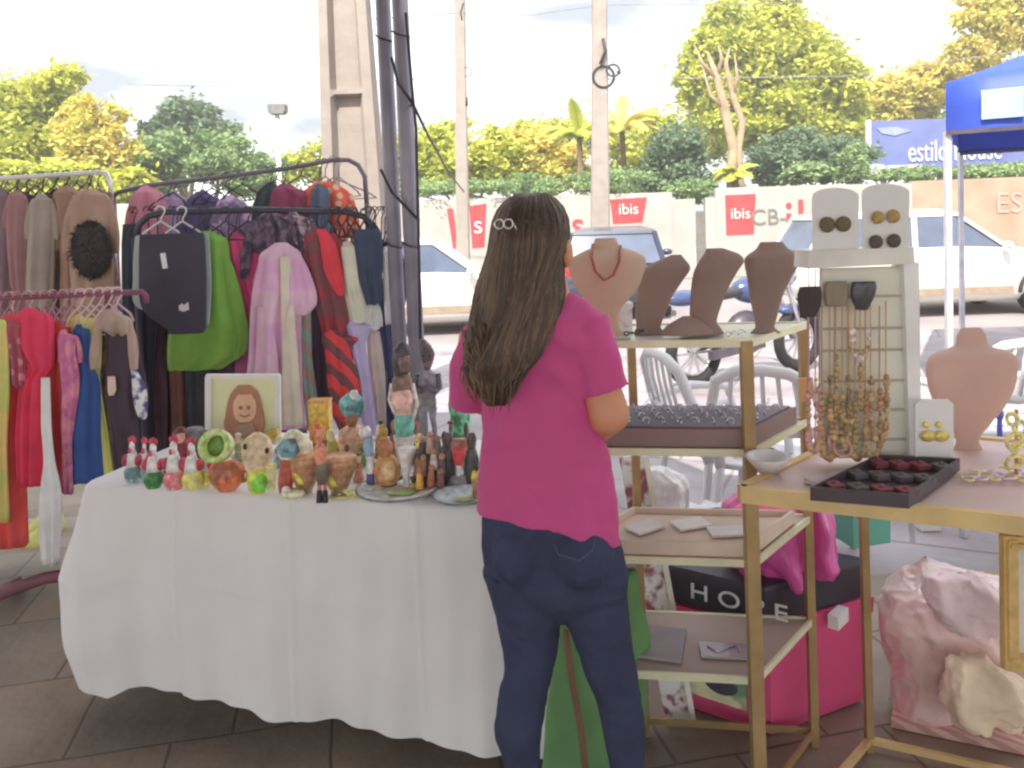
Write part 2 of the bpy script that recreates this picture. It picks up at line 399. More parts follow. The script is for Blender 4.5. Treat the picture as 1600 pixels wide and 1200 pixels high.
# H-section concrete pillar
Yp = 6.3; s = Yp/F
def pillar():
    a = W(532, -120, Yp); b = W(560, 400, Yp); d = (b-a).normalized(); base = a+d*(a.z/(-d.z))
    th = thing('concrete_pillar', 'thick tapered beige concrete power pillar with sunken panels behind the racks', 'pillar', base)
    mb = MB()
    def sec(p, w_, rec):   # H outline
        w_ /= 2; f = w_*.45; e = w_*.62
        pts = [(-w_,-w_*.7), (-e,-w_*.7), (-f,-w_*.7+rec), (f,-w_*.7+rec), (e,-w_*.7), (w_,-w_*.7), (w_,w_*.7), (-w_,w_*.7)]
        return [p+Vector((x,y,0)) for x, y in pts]
    L_ = (base-a).length; rows = []
    ks = [0]
    zz = [0.0]
    wb, wtp = .52, .335
    def P(t): return a+(base-a)*t, wtp+(wb-wtp)*t
    tl = (W(543,146,Yp)-a).length/L_
    for t, rec in ((0,.09), (tl-.006,.09), (tl-.003,.015), (tl+.006,.015), (tl+.012,.08), (tl+.34,.08), (tl+.345,.015), (tl+.36,.015), (tl+.366,.08), (1,.08)):
        p, w_ = P(t); rows.append(sec(p, w_, rec))
    mb.rings(rows[::-1], sm=False); mb.build('shaft', conc, th)
pillar()
# two dark tent posts lashed together
m_post = M('grey_scaffold_tube', C(116,112,124), rough=.45, metal=.3, var=.2, vs=5)
for x0, x1, y1, Y, rp_, lb in ((598,619,430,3.62,.034,'left one of two dark grey leaning scaffold posts tied together'), (625,650,530,3.55,.036,'right one of two dark grey leaning scaffold posts, behind the clay figures')):
    a = W(x0, 0, Y); b = W(x1, y1, Y); d = (b-a).normalized(); base = a+d*(a.z/(-d.z)); top = a-d*((3.54-a.z)/d.z*-1) if False else a - d*((3.54-a.z)/abs(d.z))
    th = thing('scaffold_post', lb, 'post', base, 'scaffold posts of the awning')
    MB().tube([base, top], rp_, 16).build('tube', m_post, th)
    mb = MB()
    for k in (.34, .60): q = top+(base-top)*k; MB().tube([q+Vector((-rp_*1.15,-.02,.0)), q+Vector((-.3*rp_,-rp_*1.2,-.02)), q+Vector((rp_*1.1,-.02,-.03))], .004, 6).build('tie', cab, th)
mb = MB(); q = [W(634,20,3.5), W(644,140,3.5), W(650,200,3.48), W(653,320,3.48), W(655,420,3.48), W(657,540,3.48)]; mb.tube(q, .007, 6)
mb.tube([W(612,90,3.5), W(622,130,3.48), W(644,160,3.48), (W(668,210,4.4)), W(700,268,6.5), W(725,300,9)], .007, 6)
mb.tube([W(595,265,3.55), W(612,300,3.52), W(655,345,3.48)], .007, 6)
mb.build('rope', cab, None, 'black cord running down beside the two scaffold posts', 'cord')

# ================================================================= vegetation
def leafmat(name, c1, c2, rough=.6):
    m = bpy.data.materials.new(name); m.use_nodes = True; nt = m.node_tree; N = nt.nodes; L = nt.links; b = N['Principled BSDF']
    tc = N.new('ShaderNodeTexCoord'); nz = N.new('ShaderNodeTexNoise'); nz.inputs['Scale'].default_value = 1.1; nz.inputs['Detail'].default_value = 7; nz.inputs['Roughness'].default_value = .75
    L.new(tc.outputs['Object'], nz.inputs['Vector'])
    mr = N.new('ShaderNodeMapRange'); mr.inputs['From Min'].default_value = .36; mr.inputs['From Max'].default_value = .64; L.new(nz.outputs['Fac'], mr.inputs['Value'])
    mx = N.new('ShaderNodeMix'); mx.data_type = 'RGBA'; mx.inputs['A'].default_value = (*c1, 1); mx.inputs['B'].default_value = (*c2, 1); L.new(mr.outputs['Result'], mx.inputs['Factor'])
    L.new(mx.outputs['Result'], b.inputs['Base Color']); b.inputs['Roughness'].default_value = rough; b.inputs['Specular IOR Level'].default_value = .2
    tr = N.new('ShaderNodeBsdfTranslucent'); L.new(mx.outputs['Result'], tr.inputs['Color']); ms = N.new('ShaderNodeMixShader'); ms.inputs['Fac'].default_value = .25
    L.new(b.outputs[0], ms.inputs[1]); L.new(tr.outputs[0], ms.inputs[2]); L.new(ms.outputs[0], N['Material Output'].inputs['Surface'])
    return m
lf_yel = leafmat('leaf_yellow_green', (.70,.68,.12), (.42,.50,.09))
lf_org = leafmat('leaf_golden', (.82,.66,.20), (.62,.62,.14))
lf_grn = leafmat('leaf_green', (.36,.48,.22), (.22,.34,.15))
lf_drk = leafmat('leaf_dark_green', (.24,.33,.20), (.13,.21,.13))
bark = M('bark', (.22,.16,.11), rough=.9, var=.3, vs=6, bump=.8, bs=12)
def leaves(mb, c, r, n, s, rnd, droop=0):
    for _ in range(n):
        # inside the lobe, denser to its skin
        d = Vector((rnd.gauss(0,1), rnd.gauss(0,1), rnd.gauss(0,1))).normalized()
        q = d * abs(rnd.gauss(.62,.30))
        nz_ = 1+.55*noise.noise(Vector((c.x+q.x*2, c.y+q.y*2, c.z+q.z*2))*1.3)
        p = c+Vector((q.x*r[0], q.y*r[1], q.z*r[2]))*nz_
        a = Vector((rnd.gauss(0,1), rnd.gauss(0,1), rnd.gauss(0,.6)-droop)).normalized(); b_ = a.cross(Vector((rnd.gauss(0,1), rnd.gauss(0,1), rnd.gauss(0,1)))).normalized()
        k = s*rnd.uniform(.6,1.4); i = len(mb.v)
        mb.v += [p-a*k, p+b_*k*.42, p+a*k, p-b_*k*.42]; mb.face((i,i+1,i+2,i+3), False)
def tree(label, lobes, Y, mat, base_px, n, size, name='tree', cat='tree', group='trees beyond the street wall', trunkr=.16, sub=7, dep=.8, seed=1, droop=0):
    rnd = random.Random(seed); s = Y/F
    bp = W(base_px, 300, Y); bp.z = -.13
    th = thing(name, label, cat, bp, group)
    mb = MB(); n = int(n*2.2); size *= .72; tot = sum(l[2]*l[3] for l in lobes); cs = []
    for px, py, rx, ry in lobes:
        c = W(px, py, Y); rx_ = rx*s; ry_ = ry*s; cs.append(c)
        k = int(n*rx*ry/tot)
        leaves(mb, c, (rx_*.8, rx_*dep*.8, ry_*.8), k//3, size, rnd, droop)
        m = sub*2+int(rx/9)
        for _ in range(m):      # smaller clumps around the lobe give the broken outline
            d = Vector((rnd.gauss(0,1), rnd.gauss(0,1)*.8-.3, rnd.gauss(0,1))).normalized()
            kk = rnd.uniform(.55,1.0); cc = c+Vector((d.x*rx_*kk, d.y*rx_*dep*.8, d.z*ry_*kk)); f = rnd.uniform(.14,.40)
            leaves(mb, cc, (rx_*f, rx_*f, ry_*f*.9), (2*k//3)//m, size, rnd, droop)
    mb.build('crown', mat, th)
    tb = MB(); top = sum(cs, Vector())/len(cs)
    k0 = bp+Vector((0,0,(top.z+.1)*.45)); k0.x += (top.x-bp.x)*.3
    tb.tube([bp, (bp+k0)/2+Vector((.05,0,0)), k0], [trunkr*1.3, trunkr, trunkr*.85], 10)
    for c in cs: tb.tube([k0, (k0+c)/2+Vector((rnd.uniform(-.3,.3), 0, .1)), c], [trunkr*.7, trunkr*.4, .02], 7)
    tb.build('trunk', bark, th); return th
tree('bushy yellow-green tree at the far left above the clothes racks', [(20,190,70,75), (85,150,60,50), (60,250,90,60), (-60,180,80,90)], 24, lf_yel, 40, 9000, .17, seed=3)
tree('golden yellow-green tree right of the leftmost tree', [(150,200,45,55), (165,240,50,55), (120,230,40,60)], 22.5, lf_org, 150, 5000, .14, seed=5)
tree('dark green domed tree rising behind the lighter green one', [(290,185,48,38), (250,215,40,30), (340,210,45,30)], 30, lf_drk, 290, 5000, .18, seed=6)
tree('broad mid-green tree behind the middle clothes rack', [(260,255,75,45), (340,245,70,48), (400,275,60,35), (220,290,60,40)], 25, lf_grn, 320, 9000, .15, seed=7)
tree('low yellow bush between the lamp and the concrete pillar', [(480,262,50,38), (540,250,50,40), (610,250,45,45)], 27, lf_yel, 500, 3000, .15, seed=8, trunkr=.06)
tree('bright yellow-green bush beside the scaffold posts', [(680,250,40,50), (730,262,50,45), (775,250,45,48)], 24, lf_yel, 720, 7000, .15, seed=9, trunkr=.08)
tree('golden bush between the two white utility poles', [(830,250,55,48), (880,262,45,40), (800,225,40,25)], 25, lf_org, 840, 6500, .15, seed=10, trunkr=.08)
tree('yellow-green bushes between the palm and the tall tree', [(1035,225,40,50), (1010,265,40,35)], 26, lf_yel, 1020, 4500, .15, seed=12, trunkr=.08)
tree('tall spreading yellow-green tree left of the blue billboard', [(1165,60,85,60), (1230,110,90,70), (1100,120,50,60), (1300,140,65,60), (1180,180,110,60), (1210,20,50,35), (1320,210,50,50)], 30, lf_yel, 1190, 26000, .19, seed=13, trunkr=.3)
tree('golden tree between the tall tree and the blue tent', [(1420,150,60,42), (1475,135,45,38), (1380,175,45,35)], 33, lf_org, 1420, 7000, .2, seed=14)
tree('feathery yellow-green tree above the blue tent', [(1560,30,70,60), (1530,90,50,40), (1640,10,80,80)], 30, lf_org, 1580, 9000, .17, seed=15, droop=.6)
tree('dark green shrubs below the tall tree, beside the bare trunk', [(1060,235,50,55), (1060,275,70,28), (1010,285,40,20)], 23, lf_drk, 1060, 7000, .13, seed=16, trunkr=.07, group='shrubs behind the wall', name='shrub', cat='shrub')
tree('dark green shrubs to the right of the bare trunk', [(1240,245,60,40), (1300,250,60,42), (1200,265,40,30)], 23.5, lf_drk, 1250, 8000, .13, seed=17, trunkr=.07, group='shrubs behind the wall', name='shrub', cat='shrub')
tree('light green low shrub in front of the dark ones', [(1255,272,35,22), (1335,262,30,35)], 22, lf_grn, 1260, 3500, .1, seed=18, trunkr=.05, group='shrubs behind the wall', name='shrub', cat='shrub')
tree('low green creeper hanging over the wall top', [(700,292,70,16), (820,290,80,20), (950,284,70,22), (620,296,60,14), (1080,296,45,18), (1085,306,22,14)], 20.6, lf_grn, 900, 9000, .07, seed=19, trunkr=.03, group='shrubs behind the wall', name='creeper', cat='plant')
tree('pale scrub on the bank under the billboard', [(1420,272,70,14), (1530,272,70,14), (1600,268,60,14)], 22.5, lf_grn, 1500, 4000, .1, seed=23, trunkr=.04, group='shrubs behind the wall', name='shrub', cat='shrub')
tree('hazy green tree line far behind the yellow bushes', [(560,268,90,30), (700,235,90,45), (860,225,100,45), (1010,235,90,48), (1120,200,70,60)], 36, lf_yel, 800, 12000, .22, seed=41)
tree('mixed green trees behind the billboard', [(1380,215,80,50), (1470,205,80,50), (1570,150,80,60)], 38, lf_grn, 1450, 8000, .22, seed=42)
tree('low bright bushes under the golden tree at the far left', [(20,285,70,35), (110,285,70,32), (200,292,50,28)], 21, lf_yel, 90, 7000, .13, seed=43, trunkr=.05)
# palms / banana clumps
def fronds(label, px, py_c, py_b, Y, n, Lpx, mat, seed, group='palms behind the wall', width=.25, name='palm'):
    rnd = random.Random(seed); s = Y/F; c = W(px, py_c, Y); b = W(px, py_b, Y); b.z = -.13
    th = thing(name, label, 'palm', b, group)
    MB().tube([b, (b+c)/2+Vector((.08,0,0)), c], [.14, .1, .08], 9).build('trunk', bark, th)
    for i in range(n):
        a = 2*math.pi*i/n+rnd.uniform(-.2,.2); el = rnd.uniform(.5,1.35); L_ = Lpx*s*rnd.uniform(.75,1.1); mb = MB()
        d = Vector((math.cos(a)*math.cos(el), math.sin(a)*math.cos(el), math.sin(el))); pts = []; p = c.copy()
        K = 14
        for k in range(K):
            pts.append(p.copy()); p = p+d*(L_/K); d = (d+Vector((0,0,-.13))).normalized()
        mb.tube(pts, [.02*(1-k/K)+.004 for k in range(K)], 5)
        for k in range(1, K):
            t = k/K; dd = (pts[min(k,K-1)]-pts[k-1]).normalized(); sd_ = dd.cross(Vector((0,0,1))).normalized(); ll = width*L_*math.sin(math.pi*min(1,t*.9+.1))
            for sg in (-1, 1):
                for e in (0, .5):
                    q = pts[k]-dd*e*(L_/K); tip = q+sd_*sg*ll+dd*ll*.6-Vector((0,0,ll*.5)); i0 = len(mb.v)
                    mb.v += [q, q+dd*.05, tip, q-dd*.03]; mb.face((i0,i0+1,i0+2,i0+3), False)
        mb.build('frond', mat, th)
    return th
fronds('yellow palm left of the second utility pole', 905, 215, 300, 23, 13, 75, lf_yel, 31)
fronds('tall golden palm right of the second utility pole', 972, 205, 300, 24, 14, 85, lf_org, 32)
fronds('small pale palm at the foot of the bare trunk', 1148, 275, 300, 21.2, 13, 45, lf_yel, 33, width=.3)
# bare trunk
bp = W(1148, 262, 22); bp.z = -.13
th = thing('bare_tree', 'bare pale trunk with twisted dry branches before the tall tree', 'tree', bp)
mb = MB(); dry = M('dry_pale_bark', (.42,.31,.20), rough=.9, var=.3, vs=5, bump=.8, bs=10)
mb.tube([bp, W(1142,270,22), W(1146,230,22), W(1132,170,22), W(1120,120,22), W(1105,80,22)], [.16,.14,.14,.13,.1,.03], 9)
mb.tube([bp+Vector((.25,0,0)), W(1156,262,22), W(1154,230,22), W(1160,190,22), W(1145,150,22), W(1134,100,22), W(1140,75,22)], [.12,.1,.1,.1,.09,.06,.02], 9)
for a, b_, c in (((1132,170),(1110,150),(1095,95)), ((1122,125),(1098,100),(1085,70)), ((1145,150),(1152,120),(1148,85)), ((1120,120),(1128,90),(1122,70))):
    mb.tube([W(*a,22), W(*b_,21.9), W(*c,21.9)], [.07,.05,.01], 7)
mb.build('trunk', dry, th)

# ================================================================= billboard and blue tent
bl = M('billboard_blue', (.15,.19,.46), rough=.5, var=.15, vs=1); bw = M('billboard_white', (.75,.75,.8), rough=.5)
Yb = 27
th = thing('billboard', 'wide blue billboard with white lettering behind the blue tent', 'billboard', Vector((W(1480,280,Yb).x, Yb, -.13)))
mb = MB(); mb.pprism([(1360,189), (1640,180), (1640,262), (1358,268)], Yb, .15); mb.build('panel', bl, th)
mb = MB(); mb.pprism([(1354,187), (1361,187), (1361,275), (1354,275)], Yb-.05, .1); mb.pprism([(1361,260), (1440,257), (1440,266), (1361,270)], Yb-.03, .03); mb.pprism([(1362,256), (1382,258), (1378,264), (1364,268)], Yb-.05, .02); mb.build('frame', bw, th)
textmesh('lettering', 'estilo House', 1.0, W(1492,236,Yb-.03), None, bw, th, ext=.01, sx=.62)
mb = MB(); mb.pprism([(1370,200), (1400,198), (1425,204), (1398,212), (1378,208)], Yb-.03, .02); mb.build('swash', M('billboard_pale', (.3,.36,.65), rough=.5), th)
for px in (1380, 1470, 1560, 1640):
    p = W(px, 262, Yb+.1); MB().bar((p.x,p.y,-.13), p, .15).build('leg', dkmetal, th)
tb = M('tent_blue_canvas', (.035,.085,.52), rough=.55, var=.15, vs=3, bump=.2, bs=5)
Yt = 6.0
e = W(1478,205,Yt); ez = e.z; sz = W(1478,130,Yt).z
tx0, ty0 = e.x, Yt; tw = 3.0
th = thing('canopy_tent', 'royal blue pop-up canopy tent on white legs at the right edge', 'tent', (tx0+tw/2, ty0+tw/2, 0))
tux, tuy = Vector((math.cos(R(-31)), math.sin(R(-31)))), Vector((-math.sin(R(-31)), math.cos(R(-31))))
mb = MB(); cr = [tuple(Vector((tx0,ty0))+tux*a+tuy*b_) for a, b_ in ((0,0),(tw,0),(tw,tw),(0,tw))]; cx = sum(c[0] for c in cr)/4; cy = sum(c[1] for c in cr)/4
NS = 10
def valrow(z, infl, sag):
    row = []
    for i in range(4):
        a = Vector((*cr[i],0)); b_ = Vector((*cr[(i+1)%4],0))
        for k in range(NS):
            t = k/NS; p = a+(b_-a)*t; dd = Vector((p.x-cx,p.y-cy,0)).normalized()
            p += dd*infl*math.sin(t*math.pi*5)*.5; p.z = z-sag*math.sin(t*math.pi); row.append(p)
    return row
rows = [valrow(ez,.03,0), valrow((ez+sz)/2,.02,.01), valrow(sz,0,.02)]
pk = sz+.75
for t in (.15,.4,.7,.97):
    rows.append([Vector((p.x+(cx-p.x)*t, p.y+(cy-p.y)*t, sz-.02+(pk-sz)*(t**.9)-.05*math.sin(math.pi*t))) for p in valrow(sz,0,.02)])
mb.rings(rows, cap=False); mb.face([len(mb.v)-4*NS+i for i in range(4*NS)]); mb.build('canopy', tb, th)
p = W(1547,172,Yt-.03)
mb = MB(); pc_ = Vector((tx0,ty0,0))+Vector((*tux,0))*.36-Vector((*tuy,0))*.035; pc_.z = (ez+sz)/2-.01; mb.box(pc_, (.26,.006,.21), Mrot('Z', R(-31)))
mb.build('label_patch', M('tent_patch', (.42,.62,.78), rough=.6, pat='hstripe', col2=(.35,.52,.72), ps=12), th)
mb = MB()
for i_ in range(4):
    if i_ < 3: mb.bar((*cr[i_],ez-.012), (*cr[(i_+1)%4],ez-.012), .03)
mb.build('frame', dkmetal, th)
wl = M('tent_leg_white', (.62,.62,.68), rough=.4, metal=.3)
for x, y in cr: MB().bar((x+.02,y+.02,0), (x+.02,y+.02,ez), .042, .042).build('leg', wl, th)

# ================================================================= cars
glass = M('car_glass', (.10,.13,.2), rough=.08, var=.1, bump=0, spec=.8); tyre = M('tyre', (.02,.02,.02), rough=.8)
hub = M('wheel_rim', (.45,.45,.47), rough=.3, metal=.7)
def car(label, loc, yaw, paint, L_=4.0, wd=1.68, H=1.45, low=None, hatch=True, pw=2.4):
    th = thing('parked_car', label, 'car', loc, 'cars parked along the street')
    base = Vector(loc); Mz = Matrix.Rotation(yaw, 3, 'Z')
    def T(p): return base+Mz @ Vector(p)
    # side profile: x along length, front +x ; belt and roof lines
    bz = [(-1.0,.42,.62), (-.97,.30,.86), (-.8,.22,.93), (-.4,.2,.95), (.1,.2,.95), (.45,.2,.92), (.72,.22,.84), (.93,.28,.70), (1.0,.40,.56)]
    mb = MB(); rs = []
    for fx, z0, z1 in bz:
        x = fx*L_/2; hw = wd/2*(1-.10*abs(fx)**4); row = []
        for (yy, zz) in ((-.86,z0), (-1,z0+.1), (-1.0,(z0+z1)/2), (-.96,z1-.06), (-.86,z1), (.86,z1), (.96,z1-.06), (1.0,(z0+z1)/2), (1,z0+.1), (.86,z0)):
            row.append(T((x, yy*hw, zz*H/1.45)))
        rs.append(row)
    mb.rings(rs); body = mb.build('body', paint, th)
    # cabin: glass house with roof and pillars
    xr = -.93 if hatch else -.72
    gl = MB(); rf = MB(); k = H/1.45
    lowr = [(xr*L_/2, wd*.43), (.42*L_/2, wd*.43)]; up = [((xr+.13)*L_/2, wd*.36), (.10*L_/2, wd*.36)]
    def quadring(xa, xb, y, z): return [T((xa,-y,z)), T((xb,-y,z)), T((xb,y,z)), T((xa,y,z))]
    gl.rings([quadring(lowr[0][0], lowr[1][0], wd*.44, .90*k), quadring(up[0][0], up[1][0], wd*.365, 1.37*k)], sm=False); gl.build('windows', glass, th)
    rf.rings([quadring(up[0][0]-.03, up[1][0]+.03, wd*.375, 1.36*k), quadring(up[0][0]-.01, up[1][0], wd*.37, 1.41*k), quadring(up[0][0]+.2, up[1][0]-.2, wd*.27, 1.46*k)], sm=False)
    for sg in (-1,1):
        for (xa,xb) in ((lowr[0][0],up[0][0]), (lowr[1][0],up[1][0]), (-.22*L_/2,-.2*L_/2)):
            rf.bar(T((xa,sg*wd*.442,.9*k)), T((xb,sg*wd*.369,1.38*k)), .07, .05)
    rf.build('roof', paint, th)
    for sx in (-.62,.63):
        for sg in (-1,1):
            c = T((sx*L_/2, sg*(wd/2-.09), .31)); wh = MB(); Mw = Mz @ Mrot('X', R(90))
            wh.lathe([(.2,-.1), (.3,-.1), (.31,-.05), (.31,.05), (.3,.1), (.2,.1)], c, 24, M=Mw); w_ = wh.build('wheel', tyre, th)
            MB().lathe([(.02,-.105), (.19,-.108), (.2,-.09), (.2,.09), (.19,.108), (.02,.105)], c, 16, M=Mw).build('rim', hub, w_)
            ar = MB(); ar.torus(T((sx*L_/2, sg*(wd/2+.0), .33)), .36, .03, Mw, 14, 6, 0 if sg > 0 else 0, math.pi); ar.build('wheel_arch', blackpl, th)
    for sg in (-1,1):
        MB().ball(T((L_/2*.95, sg*wd*.36, .62*k)), (.1,.16,.07), M=Mz).build('headlight', M('headlight_glass', (.7,.7,.72), rough=.1), th)
        MB().ball(T((-L_/2*.96, sg*wd*.38, .75*k)), (.06,.1,.12), M=Mz).build('tail_light', M('tail_red', (.4,.02,.02), rough=.2), th)
        MB().ball(T((.36*L_/2, sg*(wd*.5+.08), .95*k)), (.06,.1,.06), M=Mz).build('mirror', paint, th)
    mb = MB()
    for sg in (-1,1): MB().bar(T((-.9,sg*(wd/2+.002),.38)), T((.9,sg*(wd/2+.002),.38)), .02, .1).build('reflection_sill', M('warm_reflection_tan', (.35,.27,.2), rough=.6), th)  # tan strip: warm reflection from the ground, put into the lower body's colour
    return th
def paint(name, c): return M(name, c, rough=.25, var=.04, bump=0, coat=.6)
pw_ = paint('car_white', (.75,.73,.68)); pb_ = paint('car_blue', (.035,.045,.085))
g = W(665, 498, 12.0); car('white hatchback half hidden behind the woman and the scaffold posts', (g.x, 12.0, -.12), R(3), pw_, 3.9, H=1.38)
g = W(972, 500, 13.2); car('dark blue hatchback seen end-on behind the necklace busts', (g.x, 14.0, -.12), R(82), pb_, 3.8, wd=1.74, H=1.42)
g = W(1448, 480, 12.0); car('white car with bluish windows behind the earring display', (g.x, 12.2, -.12), R(2), pw_, 4.3, H=1.55)

# motorcycle
mblue = paint('motorcycle_blue', (.05,.08,.2)); Ym = 6.8
g = G(1085, 606, 0); g.y = Ym; th = thing('motorcycle', 'blue motorcycle parked behind the white plastic chairs', 'motorcycle', (g.x, Ym, 0))
Mz = Matrix.Rotation(R(28), 3, 'Z'); base = Vector((g.x, Ym, 0))
def T(p): return base+Mz @ Vector(p)
for x in (0.0, 1.25):
    wh = MB(); wh.torus(T((x,0,.30)), .25, .05, Mz @ Mrot('X', R(90))); o = wh.build('wheel', tyre, th)
    r_ = MB(); r_.torus(T((x,0,.30)), .19, .012, Mz @ Mrot('X', R(90)), 18, 6)
    for k in range(5): a = k*math.pi/5; r_.bar(T((x+.19*math.cos(a),0,.3+.19*math.sin(a))), T((x-.19*math.cos(a),0,.3-.19*math.sin(a))), .02)
    r_.build('rim', hub, o)
MB().ball(T((.72,0,.80)), (.27,.13,.13), M=Mz).build('fuel_tank', mblue, th)
MB().ball(T((.22,0,.79)), (.38,.12,.06), M=Mz).build('seat', blackpl, th)
mb = MB(); mb.ball(T((.6,0,.42)), (.22,.13,.2), M=Mz); mb.bar(T((0,.06,.3)), T((.6,.06,.42)), .05); mb.bar(T((.1,-.1,.28)), T((.7,-.1,.33)), .07); mb.build('engine', dkmetal, th)
mb = MB(); mb.tube([T((1.25,.07,.3)), T((1.0,.07,.95))], .025); mb.tube([T((1.25,-.07,.3)), T((1.0,-.07,.95))], .025); mb.tube([T((.9,-.34,1.03)), T((1.0,-.2,1.0)), T((1.0,.2,1.0)), T((.9,.34,1.03))], .016); mb.build('fork', silver, th)
MB().ball(T((-.1,0,.78)), (.22,.1,.07), M=Mz).build('fender', mblue, th); MB().ball(T((1.25,0,.58)), (.24,.08,.06), M=Mz).build('fender', mblue, th)
MB().ball(T((1.12,0,.9)), (.09,.09,.1), M=Mz).build('headlight', silver, th)

# even haze volume added round everything to pale the distance and lift darks
hz = MB(); hz.box((0, 20, 14), (180, 120, 30.6)); 
mh = bpy.data.materials.new('haze'); mh.use_nodes = True; nt = mh.node_tree
for n_ in list(nt.nodes):
    if n_.type != 'OUTPUT_MATERIAL': nt.nodes.remove(n_)
pv = nt.nodes.new('ShaderNodeVolumePrincipled'); pv.inputs['Color'].default_value = (.95,.94,.92,1); pv.inputs['Density'].default_value = .0055; pv.inputs['Anisotropy'].default_value = .2
nt.links.new(pv.outputs[0], nt.nodes['Material Output'].inputs['Volume'])
o = hz.build('haze', mh); o['kind'] = 'stuff'; o['label'] = 'thin even haze added over the whole place to pale the distance'; o['category'] = 'haze'
# ================================================================= table with white cloth
TZ = .75
A = G(130,755,TZ); B = G(868,800,TZ); ex = (B-A).normalized(); ey = Vector((-ex.y, ex.x, 0)); DEP = .62
th = thing('display_table', 'trestle table hidden under the white cloth, full of clay figures', 'table', ((A+B)/2+ey*.3)*1.0)
th.location.z = 0
mb = MB(); mb.box((A+B)/2+ey*DEP/2-Vector((0,0,.022)), ((B-A).length-.02, DEP-.02, .03), Matrix((ex, ey, Vector((0,0,1)))).transposed()); mb.build('tabletop', M('table_board', (.35,.25,.16), rough=.6), th)
for s_, t_ in ((.14,.22), (.86,.22), (.14,.52), (.86,.52)):
    p = A+(B-A)*s_+ey*t_; MB().tube([(p.x,p.y,0), (p.x,p.y,TZ-.04)], .015, 10).build('leg', dkmetal, th)
# cloth: closed path round the table edge, dropped
path = []; 
def addseg(p, q, n):
    for i in range(n): path.append(p+(q-p)*i/n)
C0 = A; C1 = B; C2 = B+ey*DEP; C3 = A+ey*DEP; cr = .04
def corner(c, a, b, n=7):
    # a: incoming direction, b: outgoing
    o = c-a*cr+b*cr
    for i in range(n):
        t = i/(n-1)*math.pi/2; path.append(o-b*cr*math.cos(t)+a*cr*math.sin(t))
corner(C0, -ey, ex); addseg(C0+ex*cr, C1-ex*cr, 220); corner(C1, ex, ey); addseg(C1+ey*cr, C2-ey*cr, 40); corner(C2, ey, -ex); addseg(C2-ex*cr, C3+ex*cr, 90); corner(C3, -ex, -ey); addseg(C3-ey*cr, C0+ey*cr, 50)
n = len(path); cen = (A+B)/2+ey*DEP/2; Lt = (B-A).length
def norm_at(i):
    d = (path[(i+1)%n]-path[i-1]).normalized(); return Vector((d.y, -d.x, 0))
rows = []
NV = 60
hem = [(0,.60), (.06,.625), (.1,.60), (.18,.61), (.4,.625), (.55,.635), (.75,.65), (.985,.655), (1,.74)]
def hemL(s):
    for (a,b),(c,d) in zip(hem, hem[1:]):
        if s <= c: return b+(d-b)*(s-a)/(c-a)
    return .66
for t in (.0, .5, .9, 1.0):
    z = TZ+.004-(.006 if t == 1 else 0)+.0
    rows.append([cen+(p-cen)*t+Vector((0,0,z-TZ)) for p in path] if t > 0 else [cen+(p-cen)*.02+Vector((0,0,.004)) for p in path])
for v in range(1, NV+1):
    vv = v/NV; row = []
    for i, p in enumerate(path):
        q = p-A; s = max(0, min(1, q.dot(ex)/Lt)); e = q.dot(ey)/DEP
        nn = norm_at(i); front = e < .08
        L_ = hemL(s) if e < .98 else .66
        if s > .99: L_ = .745
        lft = math.exp(-((s)/.10)**2)
        bulge = .012*math.sin(math.pi*vv*.86)+.062*lft*(math.sin(math.pi*vv*.80)**1.1)
        if s > .97: bulge += .05*math.sin(math.pi*vv*.8)
        ar = i/n*Lt*4.2
        fold = vv**1.3*(.011*math.sin(ar*5.1+.8*math.sin(vv*2))+.012*math.sin(ar*9.3+1+.5*math.sin(vv*5))+.006*math.sin(ar*22+vv*2)) + .006*math.sin(ar*3+vv*4)*vv
        fold += .012*noise.noise(Vector((ar*2.2, vv*3.5, 0)))+.006*noise.noise(Vector((ar*7, vv*3, 5)))
        for cs_ in (.22,.48,.74): fold += .0045*math.exp(-((s-cs_)/.005)**2)*(1 if front else 0)
        fold += .003*math.exp(-((vv-.45)/.02)**2)
        row.append(p+nn*(.006+bulge+fold)-Vector((0,0,vv*L_+.004-.004)))
    rows.append(row)
mb = MB(); mb.rings(rows, cap=False); mb.face([i for i in range(n)])
clothm = M('white_tablecloth', C(186,180,182,.54), rough=.9, var=.04, vs=3, bump=.18, bs=9, spec=.1, sheen=.1)
tc_ = mb.build('tablecloth', clothm, None, 'long white cloth draped over the table of clay figures, reaching almost to the paving', 'tablecloth')

# ================================================================= clothes racks
def rail_rack(label, rail, Y, mat, rad=.013, posts=(), dyl=0, base=True):
    p0 = W(*rail[0], Y); th = thing('clothes_rack', label, 'clothes rack', (W(rail[len(rail)//2][0], rail[len(rail)//2][1], Y).x, Y, 0), 'clothes racks')
    MB().tube([W(a, b, Y) for a, b in rail], rad, 10).build('rail', mat, th)
    for (a, b) in posts:
        q = W(a, b, Y); MB().tube([q, (q.x, q.y, .06)], rad*1.05, 10).build('post', mat, th)
        m2 = MB(); m2.tube([(q.x, q.y-.28, .05), (q.x, q.y, .08), (q.x, q.y+.28, .05)], rad, 8)
        for sg in (-1,1): m2.ball((q.x, q.y+sg*.27, .028), .026)
        m2.build('foot', mat, th)
    return th
m_rackg = M('rack_grey_steel', C(95,92,98), rough=.4, metal=.4); m_rackm = M('rack_magenta_tube', C(112,62,80), rough=.45)
m_chrome = M('rack_chrome', C(190,190,185), rough=.3, metal=.4)
YA, YB, YC, YD = 4.05, 4.3, 3.75, 3.05
rail_rack('chrome-ended clothes rack at the far left holding faded brown blouses', [(-80,281), (0,279), (80,274), (155,269), (166,271), (172,282), (174,320)], YA, m_chrome, .012, [(174,318)])
